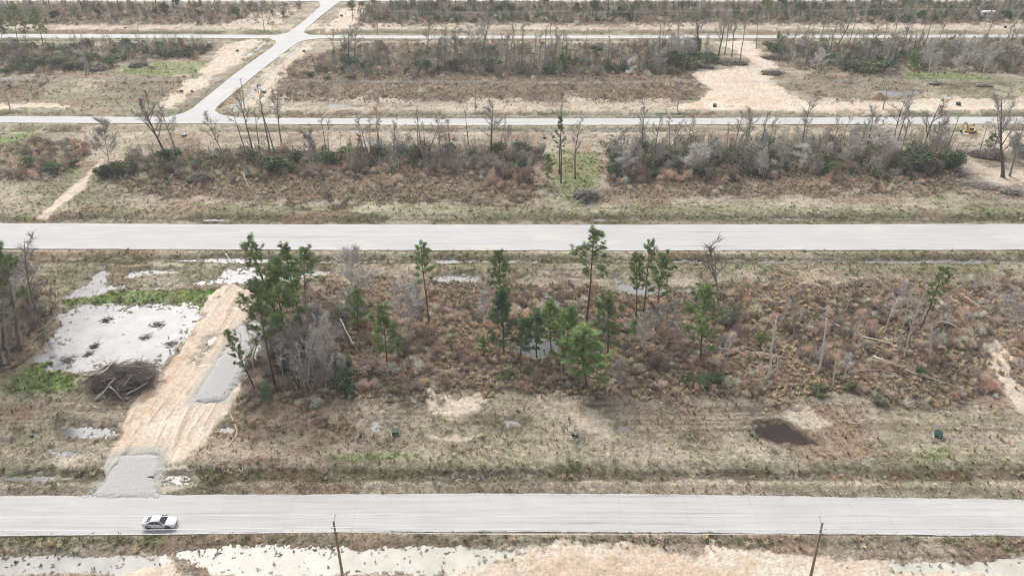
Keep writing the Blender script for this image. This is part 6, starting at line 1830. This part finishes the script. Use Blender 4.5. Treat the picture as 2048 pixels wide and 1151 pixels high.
def build_car():
    X, Y, _ = G(317, 1059.5)
    root = thing("car", "white saloon car with dark windows driving on the near road", "car", (X, Y + .85, .104), math.radians(-1.0)); root.scale = (.92, .92, .94)
    # stations along the car: x, half width, top of the lower body, sill height
    st = [(-2.42, .70, .86, .42), (-2.36, .80, .98, .32), (-2.1, .88, 1.03, .24), (-1.55, .915, .99, .20), (-.8, .925, .95, .19), (0, .925, .93, .19), (.75, .92, .93, .19), (1.25, .91, .93, .20), (1.75, .885, .86, .22), (2.15, .83, .77, .24), (2.38, .72, .66, .28), (2.45, .60, .58, .34)]
    secs = []
    for x, w, t, s in st:
        half = [(x, -w * .86, s), (x, -w * .985, s + .12), (x, -w, s + (t - s) * .45), (x, -w * .975, s + (t - s) * .72), (x, -w * .90, t - .04), (x, -w * .72, t), (x, -w * .3, t + .025)]
        secs.append(half + [(p[0], -p[1], p[2]) for p in reversed(half)])
    mb = MB(); loft(mb, secs)
    mb.obj("body", "car_paint", root, True)
    # cabin: pillars and roof as one shell, glass panes set 6 mm proud of it
    ring = [(-1.95, .66, 1.00), (-1.25, .70, 1.28), (-.65, .64, 1.41), (-.1, .63, 1.435), (.25, .64, 1.40), (1.02, .70, .945)]
    secs = []
    for x, w, z in ring:
        wb = .86 if x < .9 else .78
        secs.append([(x, -wb, .90), (x, -w - .02, max(z - .06, .91)), (x, -w * .8, z), (x, 0, z + .02), (x, w * .8, z), (x, w + .02, max(z - .06, .91)), (x, wb, .90)])
    mb = MB(); loft(mb, secs, 1.0, False); mb.obj("roof", "car_paint", root, True)
    def quad(name, a, b, c, d, mat, up=.008, parent=root):
        A, B, C_, D = map(Vector, (a, b, c, d)); nn = (B - A).cross(D - A).normalized() * up
        mb = MB(); top = [A + nn, B + nn, C_ + nn, D + nn]; bot = [A - nn, B - nn, C_ - nn, D - nn]
        mb.add(top + bot, [(0, 1, 2, 3), (7, 6, 5, 4), (0, 4, 5, 1), (1, 5, 6, 2), (2, 6, 7, 3), (3, 7, 4, 0)])
        return mb.obj(name, mat, parent)
    quad("windscreen", (1.06, -.72, .955), (1.06, .72, .955), (.30, .58, 1.405), (.30, -.58, 1.405), "car_glass", .02)
    quad("rear_window", (-1.80, .58, 1.09), (-1.80, -.58, 1.09), (-1.10, -.54, 1.335), (-1.10, .54, 1.335), "car_glass", .022)
    quad("sunroof", (.05, -.40, 1.455), (.05, .40, 1.455), (-.33, .40, 1.452), (-.33, -.40, 1.452), "car_glass", .012)
    for s in (-1, 1):
        for (a, b, c, d) in (((-1.45, .95, 1.10), (-.42, .95, 1.09), (-.42, .70, 1.355), (-1.0, .72, 1.28)), ((-.36, .95, 1.09), (.72, .93, 1.07), (.22, .70, 1.33), (-.36, .70, 1.36))):
            P = [(x, s * (.845 if z < 1.2 else .705), z if z > 1.2 else .985) for x, _, z in (a, b, c, d)]
            quad("side_window", *(P if s < 0 else P[::-1]), "car_glass", .016)
        mb = MB(); mb.box((.62, min(s * .90, s * 1.08), .98), (.80, max(s * .90, s * 1.08), 1.11)); mb.obj("wing_mirror", "trim_black", root)
        mb = MB(); mb.add([(2.12, s * .80, .66), (2.40, s * .64, .60), (2.42, s * .50, .66), (2.20, s * .66, .76), (2.10, s * .83, .56), (2.43, s * .62, .52), (2.47, s * .48, .56)], [(0, 1, 2, 3), (0, 4, 5, 1), (1, 5, 6, 2)]); mb.obj("headlight", "lamp_clear", root)
        mb = MB(); mb.box((-2.47, min(s * .45, s * .80), .80), (-2.36, max(s * .45, s * .80), .92)); mb.obj("tail_light", "lamp_red", root)
        mb = MB(); mb.box((-.45, min(s * .92, s * .945), .78), (-.22, max(s * .92, s * .945), .82)); mb.obj("door_handle", "car_paint", root)
    mb = MB(); mb.box((2.40, -.42, .34), (2.485, .42, .56)); mb.obj("grille", "trim_black", root)
    mb = MB(); mb.box((-1.5, -.80, .15), (1.5, .80, .24)); mb.obj("underbody", "trim_black", root)
    for x in (-1.42, 1.42):
        for s in (-1, 1):
            w = thing("wheel", "w", None, (0, 0, 0)); del w["label"]
            w.parent = root; w.location = (x, s * .80, .335)
            mb = MB(); n = 20
            prof = [(-.10, .21), (-.11, .30), (-.08, .335), (.08, .335), (.115, .30), (.115, .21)]
            vs = [(r * math.cos(6.2832 * k / n), y * s, r * math.sin(6.2832 * k / n)) for y, r in prof for k in range(n)]
            mb.add(vs, [(i * n + k, i * n + (k + 1) % n, (i + 1) * n + (k + 1) % n, (i + 1) * n + k) for i in range(5) for k in range(n)])
            mb.obj("tyre", "tyre", w, True)
            mb = MB(); mb.cyl((0, s * .02, 0), (0, s * .05, 0), .21, None, 16, .5)
            for k in range(5):
                a = 6.2832 * k / 5
                mb.box((-.03, min(s * .04, s * .11), .02), (.03, max(s * .04, s * .11), .215), 1.0, Matrix.Rotation(a, 4, "Y"))
            mb.cyl((0, s * .05, 0), (0, s * .12, 0), .05, None, 10); mb.obj("rim", "rim", w)
            # dark wheel arch set in the body side
            mb = MB(); mb.tube([(x + .40 * math.cos(t), s * .895, .335 + .40 * math.sin(t)) for t in np.linspace(0, math.pi, 11)], .045, 6); mb.obj("wheel_arch", "trim_black", root)
build_car()

# ------------------------------------------------------------------ yellow excavator
plain("machine_yellow", (.58, .39, .13), .5, .4)
plain("machine_dark", (.03, .03, .032), .6, .3)
plain("steel_worn", (.28, .25, .22), .5, .5, .4)
def build_excavator():
    X, Y, _ = G(1940, 268)
    root = thing("excavator", "small yellow tracked excavator with raised boom beside the narrow road", "excavator", (X, Y, .05), math.radians(200)); root.scale = (.8, .8, .8)
    for s in (-1, 1):
        mb = MB(); P = []
        for k in range(16):
            a = 6.2832 * k / 16
            P.append((1.35 * (1 if math.cos(a) > 0 else -1) + .38 * math.cos(a), .42 + .38 * math.sin(a)))
        vs = [(x, s * 1.0 - .25, z) for x, z in P] + [(x, s * 1.0 + .25, z) for x, z in P]
        mb.add(vs, [(k, (k + 1) % 16, 16 + (k + 1) % 16, 16 + k) for k in range(16)] + [tuple(range(15, -1, -1)), tuple(range(16, 32))])
        mb.obj("track", "machine_dark", root)
    mb = MB(); mb.box((-.9, -.8, .4), (.9, .8, .85)); mb.obj("chassis", "machine_dark", root)
    mb = MB()
    mb.add([(-1.7, -1.05, .9), (1.2, -1.05, .9), (1.2, 1.05, .9), (-1.7, 1.05, .9), (-1.9, -1.0, 1.75), (1.2, -1.0, 1.45), (1.2, 1.0, 1.45), (-1.9, 1.0, 1.75)], [(3, 2, 1, 0), (4, 5, 6, 7), (0, 1, 5, 4), (1, 2, 6, 5), (2, 3, 7, 6), (3, 0, 4, 7)])
    mb.obj("house", "machine_yellow", root)
    mb = MB(); mb.box((-2.1, -1.0, .95), (-1.72, 1.0, 1.6)); mb.obj("counterweight", "steel_worn", root)
    cab = MB(); cab.box((.0, .1, 1.5), (1.15, 1.0, 2.75)); c = cab.obj("cab", "machine_yellow", root)
    for lo, hi in (((1.155, .18, 1.75), (1.175, .92, 2.65)), ((.1, 1.005, 1.75), (1.05, 1.025, 2.62)), ((.1, .075, 1.75), (1.05, .095, 2.62)), ((-.02, .2, 1.8), (-.004, .9, 2.6))):
        mb = MB(); mb.box(lo, hi); mb.obj("window", "car_glass", c)
    mb = MB(); mb.tube([(1.0, -.45, 1.4), (1.9, -.45, 3.2), (2.9, -.45, 4.4), (4.0, -.45, 4.55)], [.30, .34, .28, .2], 4); mb.obj("boom", "machine_yellow", root)
    mb = MB(); mb.tube([(3.7, -.45, 4.75), (4.05, -.45, 3.4), (4.3, -.45, 1.9)], [.24, .24, .16], 4); mb.obj("stick", "machine_yellow", root)
    mb = MB(); mb.cyl((1.4, -.45, 1.5), (2.3, -.45, 3.2), .07, None, 8); mb.cyl((2.6, -.45, 4.7), (3.7, -.45, 4.9), .07, None, 8); mb.obj("hydraulic_ram", "steel_worn", root)
    mb = MB()
    sec = [(4.2, 1.9), (4.55, 1.7), (4.6, 1.2), (4.3, .85), (3.85, .8), (3.7, .95), (4.05, 1.15), (4.2, 1.5)]
    loft(mb, [[(x, y, z) for x, z in sec] for y in (-.85, -.05)]); mb.obj("bucket", "machine_dark", root)
build_excavator()

# ------------------------------------------------------------------ caravan and house far right, top
plain("caravan_white", (.72, .72, .71), .45, .5)
X, Y, _ = G(1975, 36)
root = thing("caravan", "white camper trailer with dark windows in the wood at top right", "caravan", (X, Y, 0), .08)
mb = MB(); sec = [(-3.6, .5), (3.5, .5), (3.7, 1.4), (3.4, 2.9), (3.0, 3.1), (-3.3, 3.1), (-3.6, 2.9)]
loft(mb, [[(x, y, z) for x, z in sec] for y in (-1.2, 1.2)]); mb.obj("body", "caravan_white", root)
for x0, x1 in ((-2.9, -1.7), (-1.0, .1), (1.9, 2.9)):
    mb = MB(); mb.box((x0, -1.23, 1.5), (x1, -1.205, 2.3)); mb.obj("window", "car_glass", root)
mb = MB(); mb.box((.6, -1.225, .6), (1.3, -1.205, 2.6)); mb.obj("door", "steel_grey", root)
mb = MB(); mb.box((-3.55, -1.215, 1.0), (3.45, -1.206, 1.2)); mb.obj("stripe", "trim_black", root)
for x in (-.5, .45):
    mb = MB(); mb.cyl((x, -1.25, .36), (x, -.95, .36), .36, None, 14); mb.obj("wheel", "tyre", root)
mb = MB(); mb.box((3.5, -.1, .45), (4.6, .1, .55)); mb.obj("drawbar", "trim_black", root)
X, Y, _ = G(1826, 5)
root = thing("house", "low building with a white metal roof cut by the top edge at right", "house", (X, Y + 5, 0), -.1)
mb = MB(); mb.box((-6, -4, 0), (6, 4, 2.8)); mb.obj("wall", "steel_grey", root)
mb = MB(); sec = [(-4.6, 2.65), (0, 4.3), (4.6, 2.65), (4.6, 2.8), (0, 4.5), (-4.6, 2.8)]
loft(mb, [[(x, y, z) for y, z in sec] for x in (-6.5, 6.5)]); mb.obj("roof", "caravan_white", root)
for x0 in (-4.2, -.6, 3.0):
    mb = MB(); mb.box((x0, -4.03, 1.0), (x0 + 1.2, -4.003, 2.1)); mb.obj("window", "car_glass", root)

# ------------------------------------------------------------------ haze
mb = MB(); mb.box((-4700, -140, -1.4), (4700, 3300, 86.0))
m = bpy.data.materials.new("haze"); m.use_nodes = True
nt = m.node_tree; nt.nodes.remove(nt.nodes["Principled BSDF"])
pv = nt.nodes.new("ShaderNodeVolumePrincipled")
pv.inputs["Color"].default_value = (.90, .95, 1.0, 1); pv.inputs["Density"].default_value = .00018; pv.inputs["Anisotropy"].default_value = .2
nt.links.new(pv.outputs[0], nt.nodes["Material Output"].inputs["Volume"])
o = mb.obj("haze", m); tag(o, "thin pale haze in the air over the lots", kind="stuff")

# ------------------------------------------------------------------ tell the members of small groups apart by their order
def _ord(n):
    return f"{n}{'th' if 10 <= n % 100 <= 20 else {1: 'st', 2: 'nd', 3: 'rd'}.get(n % 10, 'th')}"
groups = {}
for o in bpy.data.objects:
    if "group" in o.keys() and o.parent is None:
        groups.setdefault(o["label"], []).append(o)
for lab, os_ in groups.items():
    if 1 < len(os_) <= 26:
        def sx(o):
            t = o.matrix_world.translation
            return t.x / (t.y * CP + H * SP)
        os_.sort(key=sx)
        for i, o in enumerate(os_):
            o["label"] = f"{lab}, {_ord(i + 1)} from left"
